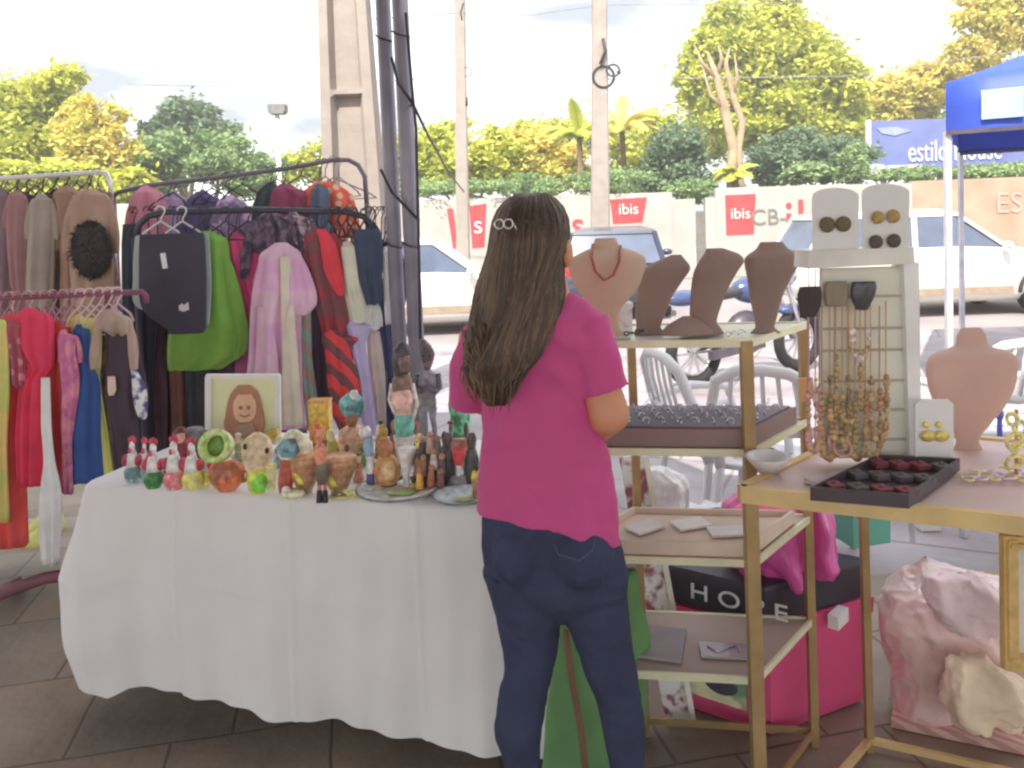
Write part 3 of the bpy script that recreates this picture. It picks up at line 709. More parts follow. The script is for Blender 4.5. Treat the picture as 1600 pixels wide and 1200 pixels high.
rail_rack('grey curved-top clothes rack at the back with empty wire hangers at its right end', [(176,306), (186,300), (230,290), (350,276), (450,263), (520,250), (545,250), (560,258), (570,276), (573,320)], YB, m_rackg, .013, [(177,304), (573,318)])
rail_rack('dark curved-top clothes rack in the middle with the green and pink garments', [(212,375), (217,352), (230,338), (260,331), (400,328), (540,331), (568,338), (586,356), (598,390), (606,430)], YC, M('rack_dark_steel', C(62,58,72), rough=.4, metal=.4), .016, [(211,372), (607,428)])
rD = rail_rack('low magenta clothes rack in front at the left with the red dresses', [(-80,472), (0,466), (120,461), (205,457), (222,456), (228,462), (229,474)], YD, m_rackm, .011, [(-70,471)])
# second post of the low rack hidden behind dresses
q = W(168,459,YD); MB().tube([q, (q.x,q.y,.06)], .011, 10).build('post', m_rackm, rD)
mb = MB(); mb.tube([G(-60,955,.06), G(15,922,.07), G(70,903,.07), G(120,896,.07)], .026, 10); mb.build('base_bar', M('rack_maroon_tube', C(105,66,76), rough=.45), rD)
cm_h = M('hanger_black', C(50,46,52), rough=.5); cm_hp = M('hanger_pinkish', C(190,160,165), rough=.4)
def hanger(px, py, Y, zr, wpx=70, drop=26, mat=cm_h, label='', group='clothes hangers', yaw=0, rad=.004, emp=False):
    """px: photo column, py: photo row of the rail there"""
    top = W(px, py, Y); s = Y/F; d = drop*s; hw = wpx/2*s; cy = math.cos(yaw); sy = math.sin(yaw)
    def P(x, z): return top+Vector((x*cy, x*sy, z))
    mb = MB(); r = .02
    hk = [P(-r, .002)] + [P(-r*math.cos(a), .002+r*math.sin(a)) for a in [k*math.pi/6 for k in range(1,8)]] + [P(.004,-.03), P(0,-d*.6)]
    mb.tube(hk, rad*.7, 6)
    mb.tube([P(-hw,-d-.05), P(-hw*.8,-d-.02), P(0,-d*.6), P(hw*.8,-d-.02), P(hw,-d-.05)], rad, 6)
    mb.tube([P(-hw,-d-.05), P(0,-d-.055), P(hw,-d-.05)], rad*.7, 6)
    return mb.build('clothes_hanger', mat, None, label, 'hanger', group)
def garment(name, rows, Y, mat, label, cat, sleeves=(), pleat=.5, k=6, ph=0, dmax=.035, group='clothes hanging on the racks', jag=.01, yaw=0, extra=None, n=56):
    mb = MB(); mb.ol(rows, Y, dr=.5, n=n, dmax=dmax, sub=6, pleat=pleat, k=k, ph=ph, jag=jag, yaw=yaw)
    for s_ in sleeves: mb.ol(s_, Y-.005, dr=.5, n=24, dmax=dmax*.9, sub=5, pleat=pleat*.6, k=5, ph=ph+1)
    o = mb.build(name, mat, None, label, cat, group); return o
def part_ol(parent, name, rows, Y, mat, dr=.5, dmax=.03, **kw):
    return MB().ol(rows, Y, dr=dr, dmax=dmax, **kw).build(name, mat, parent)
RAILY = {'A': lambda x: 279-x*.06, 'B': lambda x: 300-(x-186)*.143 if x < 520 else 250, 'C': lambda x: 330, 'D': lambda x: 466-x*.045}
RY = {'A': YA, 'B': YB, 'C': YC, 'D': YD}
def hang(rack, name, kind_label, cat, rows, mat, dy=0, hp=cm_h, sleeves=(), hang_w=None, pleat=.5, k=6, ph=None, dmax=.035, jag=.01, yaw=0, hx=None):
    Y = RY[rack]+dy
    if cat in ('blouse', 'top', 'tshirt', 'shirt', 'dress', 'cardigan', 'jacket', 'vest', 'shawl') and not name.startswith('z'):
        y0, l0, r0 = rows[0][:3]; l1, r1 = rows[2][1], rows[2][2]; c0 = (l0+r0)/2; w0 = max(r1-l1, 14)
        rows = [(y0-5, c0-.13*w0, c0+.13*w0), (y0+1, c0-.24*w0, c0+.24*w0), (y0+.12*w0+4, min(l1+.06*w0, c0-.34*w0), max(r1-.06*w0, c0+.34*w0))]+[r for r in rows[1:] if r[0] > y0+.12*w0+10]
        if not sleeves and cat in ('blouse','top','shirt','tshirt','vest') and cat != 'vest' and w0 > 18:
            k_ = min(1.0, w0/60); sy = y0+.12*w0+4
            sleeves = [[(sy,l1+2*k_,l1+12*k_),(sy+28*k_,l1-7*k_,l1+8*k_),(sy+60*k_,l1-11*k_,l1+6*k_),(sy+84*k_,l1-10*k_,l1+3*k_)], [(sy,r1-12*k_,r1-2*k_),(sy+28*k_,r1-8*k_,r1+7*k_),(sy+60*k_,r1-6*k_,r1+11*k_),(sy+84*k_,r1-3*k_,r1+10*k_)]]
    cx = hx if hx is not None else (rows[1][1]+rows[1][2])/2
    if ph is None: ph = (cx*.37) % 6
    o = garment(name, rows, Y, mat, kind_label, cat, sleeves, pleat, k, ph, dmax, jag=jag, yaw=yaw)
    py = RAILY[rack](cx); w_ = hang_w or min(110, (rows[2][2]-rows[2][1])*.7)
    hanger(cx, py, RY[rack], 0, w_, max(12, rows[0][0]-py+6), hp, ('hanger of the '+kind_label if len(kind_label.split()) < 14 else 'hanger of the '+' '.join(kind_label.split()[:11])), yaw=math.atan2(dy, .25)*.0)
    return o
# ---- rack A (far left, faded blouses)
hang('A','blouse','mauve blouse at the extreme left of the back rack','blouse', [(300,-12,14),(310,-22,22),(340,-25,26),(420,-25,20),(462,-28,18),(560,-28,18),(650,-31,21)], cloth(120,98,110), .0)
hang('A','blouse','dusty rose top with a burgundy hem next to the mauve blouse','blouse', [(302,18,34),(312,8,42),(350,10,44),(400,12,42),(440,16,42),(468,20,42),(560,20,42),(650,17,45)], cloth(140,105,108), -.05)
hang('A','blouse','grey beige long blouse between the rose top and the taupe one','blouse', [(308,56,74),(318,48,84),(360,45,86),(420,42,84),(472,42,82),(560,42,82),(650,39,85)], cloth(142,132,124), -.1)
hang('A','blouse','dark taupe blouse half hidden behind the grey beige one','blouse', [(300,74,96),(310,68,108),(380,74,108),(470,78,108),(560,78,108),(650,75,111)], cloth(95,82,78), .02)
hang('A','blouse','deep purple blouse in the gap of the far left rack','blouse', [(306,32,50),(318,30,56),(400,32,58),(470,34,56),(560,34,56),(650,31,59)], cloth(88,70,90), .06)
hang('A','blouse','tan brown blouse with soft folds near the end of the far left rack','blouse', [(296,92,116),(306,86,140),(345,88,150),(400,96,140),(455,96,150),(560,96,150),(650,93,153)], cloth(140,112,95), -.08, pleat=.8)
hang('A','blouse','beige blouse with a large dark round print','blouse', [(300,128,152),(312,112,172),(360,108,176),(410,108,178),(450,110,178),(560,110,178),(650,107,181)], cloth(150,124,108), -.16)
bl_ = [o for o in COL.objects if o.get('label','') == 'beige blouse with a large dark round print'][0]
mb = MB(); rc_ = W(143,390,YA-.20); mb.ball(rc_, (.100,.02,.140), 24); rq = random.Random(2)
for _ in range(900):
    a_ = rq.uniform(0,6.28); k_ = math.sqrt(rq.random())*1.0; p_ = rc_+Vector((.1*k_*math.cos(a_), -.018*(1-k_*.6), .14*k_*math.sin(a_))); d_ = Vector((math.cos(a_)*.8+rq.gauss(0,.5), -.5+rq.gauss(0,.3), math.sin(a_)*.8+rq.gauss(0,.5))).normalized()*rq.uniform(.01,.028)
    mb.tube([p_, p_+d_*.5, p_+d_+Vector((0,0,-.004))], [.002,.0015,.0004], 4)
mb.build('round_print', M('dark_soft_print', C(62,58,58), rough=1, var=.25, vs=12, bump=.6, bs=50), bl_)
hang('A','shawl','rust and tan patterned shawl at the right end of the far left rack','shawl', [(300,146,158),(310,142,170),(380,150,178),(460,150,186),(560,150,186),(650,147,189)], cloth(150,110,100,'patch',(110,90,90),14), -.04)
for k in range(9):
    x = 4+k*16; hanger(x+3, RAILY['A'](x), YA+.02, 0, 40, 22, cm_h, 'bare black hanger on the far left rack, number %s from the left edge' % ['one','two','three','four','five','six','seven','eight','nine'][k] if False else 'black hanger jammed among the faded blouses, above the %s' % ['mauve blouse','edge of the rose top','middle of the rose top','left of the grey beige blouse','right of the grey beige blouse','taupe blouse','tan blouse','round print','patterned shawl'][k], yaw=.9)
# ---- rack B (back)
hang('B','blouse','salmon pink blouse peeking out at the left end of the back rack','blouse', [(294,222,236),(302,210,252),(325,204,258),(352,206,250),(480,208,250)], cloth(225,120,140), 0)
hang('B','blouse','lilac blouse behind the black shorts','blouse', [(306,258,282),(315,244,296),(350,240,300),(500,240,300)], cloth(150,130,160), .02)
hang('B','blouse','dark purple top on the back rack above the green one','top', [(304,300,330),(313,290,346),(340,288,350),(500,290,350)], cloth(84,74,112), .0)
hang('B','blouse','pale lavender knit top on the back rack','top', [(310,345,368),(318,336,384),(350,335,388),(500,340,385)], cloth(170,150,175,'patch',(120,100,140),18), -.03)
hang('B','blouse','dark green cap-sleeved top on the back rack','top', [(290,415,430),(298,402,442),(325,400,446),(480,404,440)], cloth(62,72,78), 0)
hang('B','blouse','maroon top on the back rack beside the dark green one','top', [(292,436,454),(300,426,474),(330,424,486),(480,428,470)], cloth(128,62,88), -.04)
hang('B','tshirt','orange red blouse with pale trim at the right of the back rack','blouse', [(288,494,520),(296,470,542),(318,462,552),(340,468,545),(470,475,540)], cloth(200,85,62,'floral',(225,150,120),20,.35), -.02)
hang('B','blouse','slate grey vest in front of the orange red blouse','vest', [(292,492,504),(300,486,512),(340,484,516),(380,484,516)], cloth(80,90,110), -.08)
for x, lb in ((236,'small black wire hanger at the left end of the back rack'), (262,'black wire hanger beside the salmon blouse'), (330,'black hanger over the dark purple top'), (352,'black hanger pair over the lavender knit'), (378,'black wide hanger near the lamp post'), (432,'black hanger over the dark green top'), (470,'black hanger above the maroon top')):
    hanger(x, RAILY['B'](x), YB, 0, 60, 24, cm_h, lb, yaw=.5)
hanger(528, 252, YB-.03, 0, 66, 40, M('hanger_wire', C(120,115,120), rough=.4, metal=.5), 'empty wire hanger at the right bend of the back rack', yaw=.2)
hanger(520, 250, YB, 0, 130, 46, M('hanger_wire', C(120,115,120)), 'wide empty wire hanger whose arm sticks out past the back rack', yaw=.1)
# ---- rack C (middle)
hang('C','trousers','dark teal trousers hanging at the left of the middle rack','trousers', [(350,192,214),(380,190,218),(500,192,222),(620,198,232),(700,202,236)], cloth(48,56,66), .08, hx=208)
hang('C','trousers','plum coloured trousers behind the black shorts','trousers', [(420,232,255),(520,230,258),(620,236,262),(700,240,262)], cloth(88,66,78), .10, hx=244)
hang('C','trousers','black trousers under the left half of the green top','trousers', [(420,222,250),(520,218,246),(620,214,240),(705,216,238)], cloth(44,46,56), .03, hx=230)
hang('C','trousers','rust brown trousers under the green top','trousers', [(420,262,288),(560,264,288),(640,268,290),(700,268,290)], cloth(112,76,68), .09, hx=275)
hang('C','trousers','charcoal trousers just left of the framed picture','trousers', [(420,286,330),(560,288,335),(640,292,335),(700,294,330)], cloth(56,58,64), .07, hx=310)
hang('C','shorts','black shorts with a white waist tag, hung in front of the green top','shorts', [(365,221,317),(367,218,319),(420,217,322),(480,222,322),(514,262,322),(521,262,318)], M('black_shorts', C(52,50,62), rough=.85, var=.15, bump=.2, bs=20), -.22, pleat=.15, dmax=.02, hang_w=80, jag=.001)
sh = [o for o in COL.objects if o.get('label','').startswith('black shorts')][0]
MB().pprism([(250,396),(258,395),(262,419),(254,420)], YC-.243, .003).build('waist_tag', M('tag_white', C(200,200,200), rough=.6), sh)
MB().pprism([(279,478),(284,474),(287,477),(294,472),(295,484),(287,487),(280,485)], YC-.243, .003).build('white_emblem', M('emblem_white', (.8,.8,.8), rough=.6), sh)
hang('C','shorts','pair of grey shorts edging out behind the black ones','shorts', [(366,214,324),(369,211,326),(430,208,330),(480,216,329),(508,300,327)], cloth(140,150,152), -.17, pleat=.2, dmax=.018, jag=.001)
hang('C','blouse','lime green wide-sleeved top in the middle of the rack','top', [(366,318,330),(374,308,344),(420,290,360),(470,272,372),(520,262,384),(558,260,378),(576,262,350)], cloth(108,152,62), -.06, sleeves=[[(372,328,346),(420,338,366),(480,346,382),(530,356,388),(562,358,372)]], pleat=.8, k=5, dmax=.05)
hang('C','blouse','magenta pink top right of the lime green one','top', [(368,362,374),(378,358,388),(420,364,405),(470,376,420),(498,386,432)], cloth(202,58,118), .0, pleat=.6)
hang('C','dress','plum dress hanging below the magenta top','dress', [(480,382,420),(520,372,420),(580,368,420),(650,372,418)], cloth(150,80,120), .03, hx=372)
hang('C','dress','lilac kaftan with a peach stripe and wide pink sleeves','dress', [(384,430,448),(392,414,462),(420,402,474),(460,394,480),(500,392,470),(560,390,470),(620,382,472),(668,384,478)], cloth(206,142,174,'hstripe',(206,150,172),1.1), -.10, sleeves=[[(394,452,468),(420,462,482),(455,470,494),(478,468,494),(492,458,482)], [(394,408,424),(430,398,420),(470,392,412),(495,390,408)]], pleat=.9, k=7, dmax=.06)
kf = [o for o in COL.objects if o.get('label','').startswith('lilac kaftan')][0]
MB().ol([(400,437,452),(460,438,458),(540,440,464),(620,440,470),(664,440,474)], YC-.155, dr=.4, dmax=.016, sub=4, pleat=.5, k=5).build('peach_stripe', cloth(222,176,158), kf)
MB().ol([(480,402,420),(540,400,432),(600,396,436),(664,390,432)], YC-.15, dr=.4, dmax=.018, sub=4, pleat=.6, k=4).build('pink_fold', cloth(216,150,168), kf)
hang('C','top','mauve grey top crushed behind the lilac kaftan','top', [(372,386,398),(380,378,412),(420,384,420),(470,392,424)], cloth(140,110,128), .02)
hang('C','top','dark bunched tops with ruffled straps above the kaftan','top', [(338,392,452),(350,388,468),(375,386,470),(392,392,462)], cloth(104,88,104,'patch',(70,60,80),30), -.04, pleat=1.2, k=11)
hang('C','top','cream and grey straps hanging beside the bunched tops','top', [(336,446,470),(350,444,490),(372,452,492),(390,462,486)], cloth(160,140,150,'patch',(90,80,95),26), -.02, pleat=1.2, k=9)
hang('C','dress','teal and sand striped long skirt beside the kaftan','skirt', [(480,466,486),(560,468,488),(620,470,496),(670,472,500)], cloth(120,150,142,'stripe',(150,128,115),5), -.04, hx=478)
hang('C','dress','black sleeveless long dress at the centre of the rack','dress', [(480,486,500),(540,486,516),(600,488,520),(650,488,526)], cloth(56,46,58), -.02, hx=500)
hang('C','dress','dark red and brown patterned blouse with a bright red front','blouse', [(362,486,502),(372,476,520),(420,480,534),(470,492,540),(520,504,548),(560,512,555)], cloth(108,66,70,'patch',(150,50,60),9), -.06, pleat=.6)
db = [o for o in COL.objects if o.get('label','').startswith('dark red and brown')][0]
MB().ol([(358,494,508),(380,500,524),(420,506,534),(450,520,538),(462,528,538)], YC-.10, dr=.4, dmax=.02, sub=4, pleat=.4, k=4).build('red_front', cloth(205,48,62), db)
hang('C','dress','red diagonal striped scarf dress hanging below the patterned blouse','dress', [(520,508,530),(550,508,548),(600,512,562),(650,520,560),(672,530,552)], cloth(196,56,60,'stripe',(108,64,66),5.5,.45), -.09, hx=528, pleat=.5)
hang('C','blouse','dark olive sleeve behind the cream cardigan','blouse', [(372,520,532),(400,524,542),(430,530,544)], cloth(68,72,60), .02)
hang('C','cardigan','cream cardigan with a hanging sleeve','cardigan', [(382,538,546),(395,530,556),(440,532,572),(480,540,580),(506,548,574)], cloth(205,198,168), -.05, pleat=.5)
hang('C','dress','lavender blue dress below the cream cardigan','dress', [(505,542,556),(540,548,572),(600,560,580),(660,565,588),(690,570,592)], cloth(160,150,205), -.07, hx=552)
hang('C','trousers','denim shorts in dark blue near the bend of the rack','shorts', [(358,556,590),(368,552,596),(400,556,598),(440,562,597),(474,572,598)], cloth(58,68,90), -.08, pleat=.4)
hang('C','blouse','white grey blouse showing below the denim shorts','blouse', [(470,566,590),(490,566,592),(515,570,594)], cloth(196,192,196), -.04, hx=578)
hang('C','coat','beige long coat between the lavender dress and the navy one','coat', [(500,572,590),(550,574,600),(600,580,606),(670,588,606)], cloth(172,158,150), -.02, hx=585)
hang('C','dress','navy long dress at the right end of the rack','dress', [(440,590,604),(500,590,612),(560,596,620),(640,602,628),(690,604,630)], cloth(56,58,92), -.01, hx=594)
hang('C','blouse','pale blue shirt corner right of the denim shorts','shirt', [(390,598,606),(420,598,616),(470,600,618),(505,602,614)], cloth(190,196,206), -.06, hx=600)
hang('C','jacket','black jacket over the outer bend of the rack','jacket', [(375,604,614),(390,600,628),(430,606,636),(470,612,634),(520,606,630),(600,610,636),(680,612,640)], cloth(56,52,64), .0, hx=604)
# row of dark hangers at the right of the rail
for k, lb in enumerate(('above the patterned blouse', 'above the olive sleeve', 'above the cream cardigan', 'left of the denim shorts', 'over the denim shorts', 'at the bend of the middle rack')):
    hanger(512+k*14, 331+k*.6, YC-.03, 0, 34, 20, cm_h, 'dark plastic hanger '+lb, yaw=1.0, rad=.006)
for k, lb in enumerate(('over the black shorts', 'over the grey shorts', 'over the lime green top', 'over the magenta top', 'over the bunched tops')):
    hanger(250+k*34, 330, YC-.04, 0, 60, 26, m_chrome if k < 2 else cm_h, 'slim hanger '+lb, yaw=.4, rad=.005)
hang('C','dress','long black dress hidden behind the green top','dress', [(430,250,300),(520,246,320),(600,244,330),(660,244,335),(706,246,335)], cloth(50,46,56), .16)
hang('C','dress','dark grape dress behind the pink kaftan','dress', [(440,330,380),(520,326,400),(600,326,470),(706,326,480)], cloth(92,60,92), .14)
# ---- rack D (front left, low)
hang('D','dress','orange and lime printed dress cut by the left picture edge','dress', [(500,-30,0),(515,-38,10),(600,-38,14),(700,-36,10),(815,-36,13)], cloth(238,170,95,'patch',(170,190,90),9,.45), -.16, cm_hp)
hang('D','dress','long tomato red dress nearest the left edge','dress', [(495,2,30),(508,-8,48),(560,-8,44),(620,-10,34),(720,-12,38),(853,-14,42)], cloth(218,66,62), -.08, cm_hp, k=5, pleat=.7)
hang('D','dress','crimson dress with a ruffled bodice','dress', [(486,34,56),(500,22,78),(540,26,84),(575,46,82),(600,34,72),(680,28,80),(757,30,76)], cloth(192,46,78), -.12, cm_hp, k=8, pleat=.8)
hang('D','blouse','rose patterned ruffle top between the two red dresses','top', [(500,8,22),(520,6,36),(560,14,40),(600,18,38),(605,22,34)], cloth(150,72,88,'floral',(190,110,125),22,.3), -.14, cm_hp, pleat=.9)
hang('D','dress','coral red dress with a white edge, third from the left','dress', [(500,72,92),(512,62,112),(560,66,110),(600,72,104),(680,72,108),(760,78,112)], cloth(222,64,60), -.05, cm_hp, k=6, pleat=.7)
hang('D','skirt','pale lilac long skirt hanging among the red dresses','skirt', [(590,64,78),(660,64,80),(720,68,86),(760,64,94),(820,62,96),(880,66,92)], cloth(208,188,208), -.17, cm_hp, hx=68, hang_w=20)
hang('D','blouse','pink and white floral sleeve right of the coral dress','blouse', [(520,94,104),(545,90,118),(600,96,124),(660,96,116),(700,98,112),(770,98,114)], cloth(212,120,140,'patch',(180,90,140),22), -.10, cm_hp, pleat=.9)
hang('D','dress','blue long dress with a yellow side, over the table edge','dress', [(512,114,132),(525,108,146),(565,116,142),(600,110,156),(680,104,158),(752,108,162)], cloth(46,76,132), -.06, cm_hp, k=5)
hang('D','dress','yellow long dress behind the blue one','dress', [(496,104,134),(506,104,150),(560,118,158),(600,130,156),(680,130,168),(750,130,178)], cloth(216,206,92), -.01, cm_hp, k=5)
hang('D','blouse','olive grey ruffled blouse left of the dark patterned one','blouse', [(500,150,168),(515,146,176),(560,152,178),(620,150,172),(720,160,180)], cloth(110,100,80,'patch',(80,70,66),20), .03, cm_hp)
hang('D','dress','black brown dress with white and violet patches on its sleeve','dress', [(505,168,192),(518,158,206),(560,166,210),(610,166,212),(680,176,216),(735,182,216)], cloth(66,54,64), -.09, cm_hp, sleeves=[[(545,206,216),(580,208,226),(620,210,232),(650,214,230)]])
dd = [o for o in COL.objects if o.get('label','').startswith('black brown dress')][0]
MB().ol([(575,204,212),(600,206,226),(625,208,230),(650,216,229),(655,220,227)], YD-.13, dr=.4, dmax=.02, sub=4, pleat=.8, k=5).build('printed_cuff', cloth(216,210,228,'patch',(74,62,120),22,.5), dd)
MB().ol([(588,168,180),(610,168,182),(618,170,178)], YD-.125, dr=.4, dmax=.012).build('tan_patch', cloth(200,165,150), dd)
hang('D','blouse','brown tan blouse folded over pale hangers at the end of the magenta rail','blouse', [(488,146,196),(496,140,204),(512,150,206),(522,176,204)], cloth(150,128,116), -.13, cm_hp, hx=176)
hang('D','trousers','thin dark strap trousers next to the table corner','trousers', [(620,166,196),(680,172,200),(740,176,205)], cloth(92,82,100), .06, cm_hp, hx=180, hang_w=20)
nm = ['at the extreme left end','over the orange printed dress','over the tomato red dress','beside the rose ruffle top','over the crimson dress','left of the coral dress','over the coral dress','over the floral sleeve','over the blue dress','over the yellow dress','over the olive blouse','over the brown tan blouse','left of the last pale hanger','last on the magenta rail']
for k in range(14):
    x = -2+k*14.2
    hanger(x, RAILY['D'](x), YD-.02, 0, 46, 26, cm_hp if k > 8 else M('hanger_mauve', C(150,110,125), rough=.5), 'thin pinkish hanger '+nm[k], yaw=1.35 if k < 9 else .8, rad=.0045)
# low shelf with yellow shoes under the low rack
p = G(70,860,.28)
th = thing('low_shelf', 'low grey shelf under the red dresses carrying yellow shoes', 'shelf', (p.x-.2, 3.35, 0))
mb = MB(); mb.box((p.x-.35, 3.42, .20), (1.1,.34,.02)); mb.build('board', M('shelf_grey', C(165,155,148), rough=.6, var=.15), th)
for x in (-.86,.15):
    for y in (3.28,3.56): MB().tube([(p.x+x,y,0), (p.x+x,y,.2)], .012).build('leg', dkmetal, th)
for k, (x, lb) in enumerate(((46,'yellow flat shoe left of its pair on the low shelf'), (66,'yellow flat shoe right of its pair on the low shelf'))):
    q = W(x+8, 858, 3.36); q.z = .21
    mb = MB(); mb.rings([[q+Vector((sx*wd_, dy, zz)) for sx, zz in ((-1,0), (-1,.02), (-.6,hh), (.6,hh), (1,.02), (1,0))] for dy, wd_, hh in ((-.12,.02,.03), (-.08,.04,.045), (0,.035,.05), (.08,.032,.07), (.11,.02,.07))])
    mb.build('shoe', cloth(205,200,110), None, lb, 'shoe')
# ================================================================= clay figures on the table
def tY(px, py): return G(px, py, TZ+.008)       # point on the cloth under a photo pixel
def fig(name, label, cat, px, base, group='clay figures on the white cloth'):
    p = tY(px, base); t = thing(name, label, cat, p, group); t['_Y'] = p.y; return t, p.y
def P(t, name, rows, mat, Y, dr=.8, dmax=9, n=20, **kw): return MB().ol(rows, Y, dr=dr, dmax=dmax, n=n, **kw).build(name, mat, t)
wht = ceram(215,200,200); redc = ceram(170,50,70); blk = ceram(40,36,40)
# hens seated on little painted pots
hens = [(207,752,(90,120,120),'grey teal',28,.9), (240,762,(50,110,60),'dark green',30,1), (272,764,(200,100,105),'pink red',30,1.08), (300,764,(200,200,90),'yellow',30,1.05), (322,758,(185,180,60),'mustard',22,.9), (226,750,(120,150,150),'pale blue',20,.85)]
for i, (px, by, c, cn, wd_, k) in enumerate(hens):
    t, Y = fig('clay_hen', 'small white and red clay hen sitting on a %s pot' % cn, 'figurine', px, by, 'small clay hens on pots')
    h = 76*k; w_ = wd_/2*k
    pot = P(t, 'pot', [(by-h*.36,px-w_*.7,px+w_*.7),(by-h*.25,px-w_,px+w_),(by-h*.1,px-w_*.95,px+w_*.95),(by,px-w_*.7,px+w_*.7)], ceram(*c, 'floral', tuple(min(255,int(x*1.35)) for x in c), 60, .35), Y)
    P(t, 'body', [(by-h*.72,px-w_*.3,px+w_*.35),(by-h*.6,px-w_*.6,px+w_*.55),(by-h*.45,px-w_*.85,px+w_*.9),(by-h*.34,px-w_*.75,px+w_*.75)], wht, Y)
    hd = P(t, 'head', [(by-h*.92,px-w_*.25,px+w_*.1),(by-h*.84,px-w_*.4,px+w_*.25),(by-h*.72,px-w_*.35,px+w_*.25),(by-h*.66,px-w_*.2,px+w_*.1)], wht, Y-.01)
    m_ = MB()
    for q in range(3): m_.ball(W(px-w_*.3+q*w_*.25, by-h*(.94+.03*(q==1)), Y-.01), (.006,.005,.010), 8)
    m_.ball(W(px-w_*.35, by-h*.70, Y-.03), (.005,.005,.009), 8); m_.build('comb', redc, hd)
    wg = MB()
    for s_ in (-1,1): wg.ball(W(px+s_*w_*.8, by-h*.48, Y), (.009,.022,.018), 10)
    wg.build('wing', redc if i%2 else ceram(150,50,70), t)
t, Y = fig('clay_doll', 'dark red clay doll standing behind the white hens', 'figurine', 284, 740)
P(t,'dress',[(688,276,292),(705,268,300),(725,264,304),(742,262,306)],ceram(120,40,55),Y); P(t,'head',[(668,276,288),(676,270,294),(686,272,292),(692,277,288)],ceram(90,45,50),Y); P(t,'face',[(678,276,288),(686,275,289),(692,278,286)],ceram(190,130,115),Y-.025)
# grey stone rabbit/lump behind
t, Y = fig('clay_elephant', 'rough grey clay animal behind the small hens, left of the framed picture', 'figurine', 306, 728)
P(t,'body',[(668,292,316),(680,282,326),(700,280,330),(722,284,326)],ceram(108,108,112,rough=.8),Y); P(t,'ear',[(672,314,322),(684,316,330),(698,318,328)],ceram(98,98,104,rough=.8),Y-.02)
for x in (290,318): P(t,'leg',[(715,x-6,x+6),(730,x-6,x+6)],ceram(100,100,104,rough=.8),Y)
# cup lying open to the viewer on an orange pot
t, Y = fig('clay_jug', 'round orange clay pot with a green-mouthed tilted cup on top', 'pot', 352, 764)
P(t,'pot',[(718,336,368),(728,328,378),(745,327,382),(758,334,376),(766,342,368)],ceram(205,100,60,'patch',(150,80,50),20),Y)
cpc = W(341,697,Y-.05); Mq = Mrot('X', R(72)) @ Mrot('Y', R(-8)); s_=Y/F
m_ = MB(); m_.lathe([(.001,-.035),(.028,-.034),(.043,-.01),(.047,.02),(.046,.028),(.032,.028),(.028,.01),(.022,-.012),(.001,-.015)], cpc, 28, M=Mq); m_.build('cup', ceram(205,200,140,'patch',(160,190,90),22), t)
MB().lathe([(.001,.0),(.0275,.0),(.028,.009),(.001,.010)], cpc, 24, M=Mq).build('cup_inside', ceram(90,120,50), t)
P(t,'neck',[(712,332,356),(722,334,366),(730,338,368)],ceram(190,180,150),Y)
m_ = MB(); m_.torus(W(378,742,Y), .018, .006, Mrot('X', R(90))); m_.build('handle', ceram(150,100,70), t)
# peach bird house with two dark holes on a yellow and green base
t, Y = fig('clay_bird_house', 'peach clay bird house with two dark holes on a yellow and green base', 'figurine', 405, 766)
P(t,'house',[(676,396,408),(684,384,420),(700,377,426),(722,380,422),(738,386,416)],ceram(218,165,135),Y,dr=.6)
for x, y in ((383,698),(417,704)): MB().ball(W(x,y,Y-.045),(.006,.006,.009),10).build('hole', blk, t)
P(t,'base',[(732,388,416),(745,386,418),(762,388,416),(770,392,414)],ceram(215,195,60),Y); P(t,'green_front',[(738,404,410),(748,392,416),(764,392,416),(768,398,414)],ceram(110,185,60),Y-.012)
t, Y = fig('clay_cup', 'slim pale yellow clay cup right of the green base', 'cup', 424, 766)
P(t,'cup',[(726,416,432),(728,415,433),(766,418,430)],ceram(205,200,130),Y); m_=MB(); m_.torus(W(424,726,Y),.0135,.002); m_.build('rim',ceram(180,170,100),t)
# ring head figure
t, Y = fig('clay_hooded_figure', 'cream and teal hooded clay figure on a dark red body', 'figurine', 448, 770)
P(t,'hood',[(672,450,466),(682,440,480),(696,433,487),(710,434,484),(722,442,472)],ceram(210,190,160),Y,dr=.5); P(t,'face_band',[(686,442,462),(696,434,466),(706,434,468),(714,440,462)],ceram(95,140,150,'patch',(70,80,90),30),Y-.03,dr=.4)
P(t,'body',[(716,438,464),(735,436,460),(755,434,458),(770,436,456)],ceram(160,75,60),Y)
t, Y = fig('clay_shell', 'small white and cream clay shell dish by the edge of the cloth', 'dish', 456, 776)
P(t,'dish',[(766,440,474),(772,438,476),(778,448,470)],ceram(205,195,150),Y)
MB().ball(W(447,765,Y),(.012,.01,.01)).build('pearl',ceram(225,215,220),t)
# yellow triangular hen bowls
for i,(x0,by,lb) in enumerate(((478,768,'olive and yellow clay hen bowl left of the brown doll'),(530,772,'olive and yellow clay hen bowl right of the brown doll'))):
    t, Y = fig('clay_bowl', lb, 'bowl', x0, by, 'olive hen bowls')
    P(t,'bowl',[(by-58,x0-24,x0+26),(by-48,x0-26,x0+28),(by-25,x0-22,x0+20),(by-6,x0-14,x0+12),(by,x0-12,x0+10)],ceram(120,105,72,'patch',(175,120,80),10),Y); P(t,'yellow_band',[(by-40,x0-14,x0+4),(by-28,x0-20,x0+2),(by-12,x0-12,x0-2)],ceram(215,190,60),Y-.022,dr=.5)
    P(t,'rim',[(by-62,x0-18,x0+20),(by-58,x0-26,x0+28),(by-54,x0-25,x0+27)],ceram(170,125,90),Y)
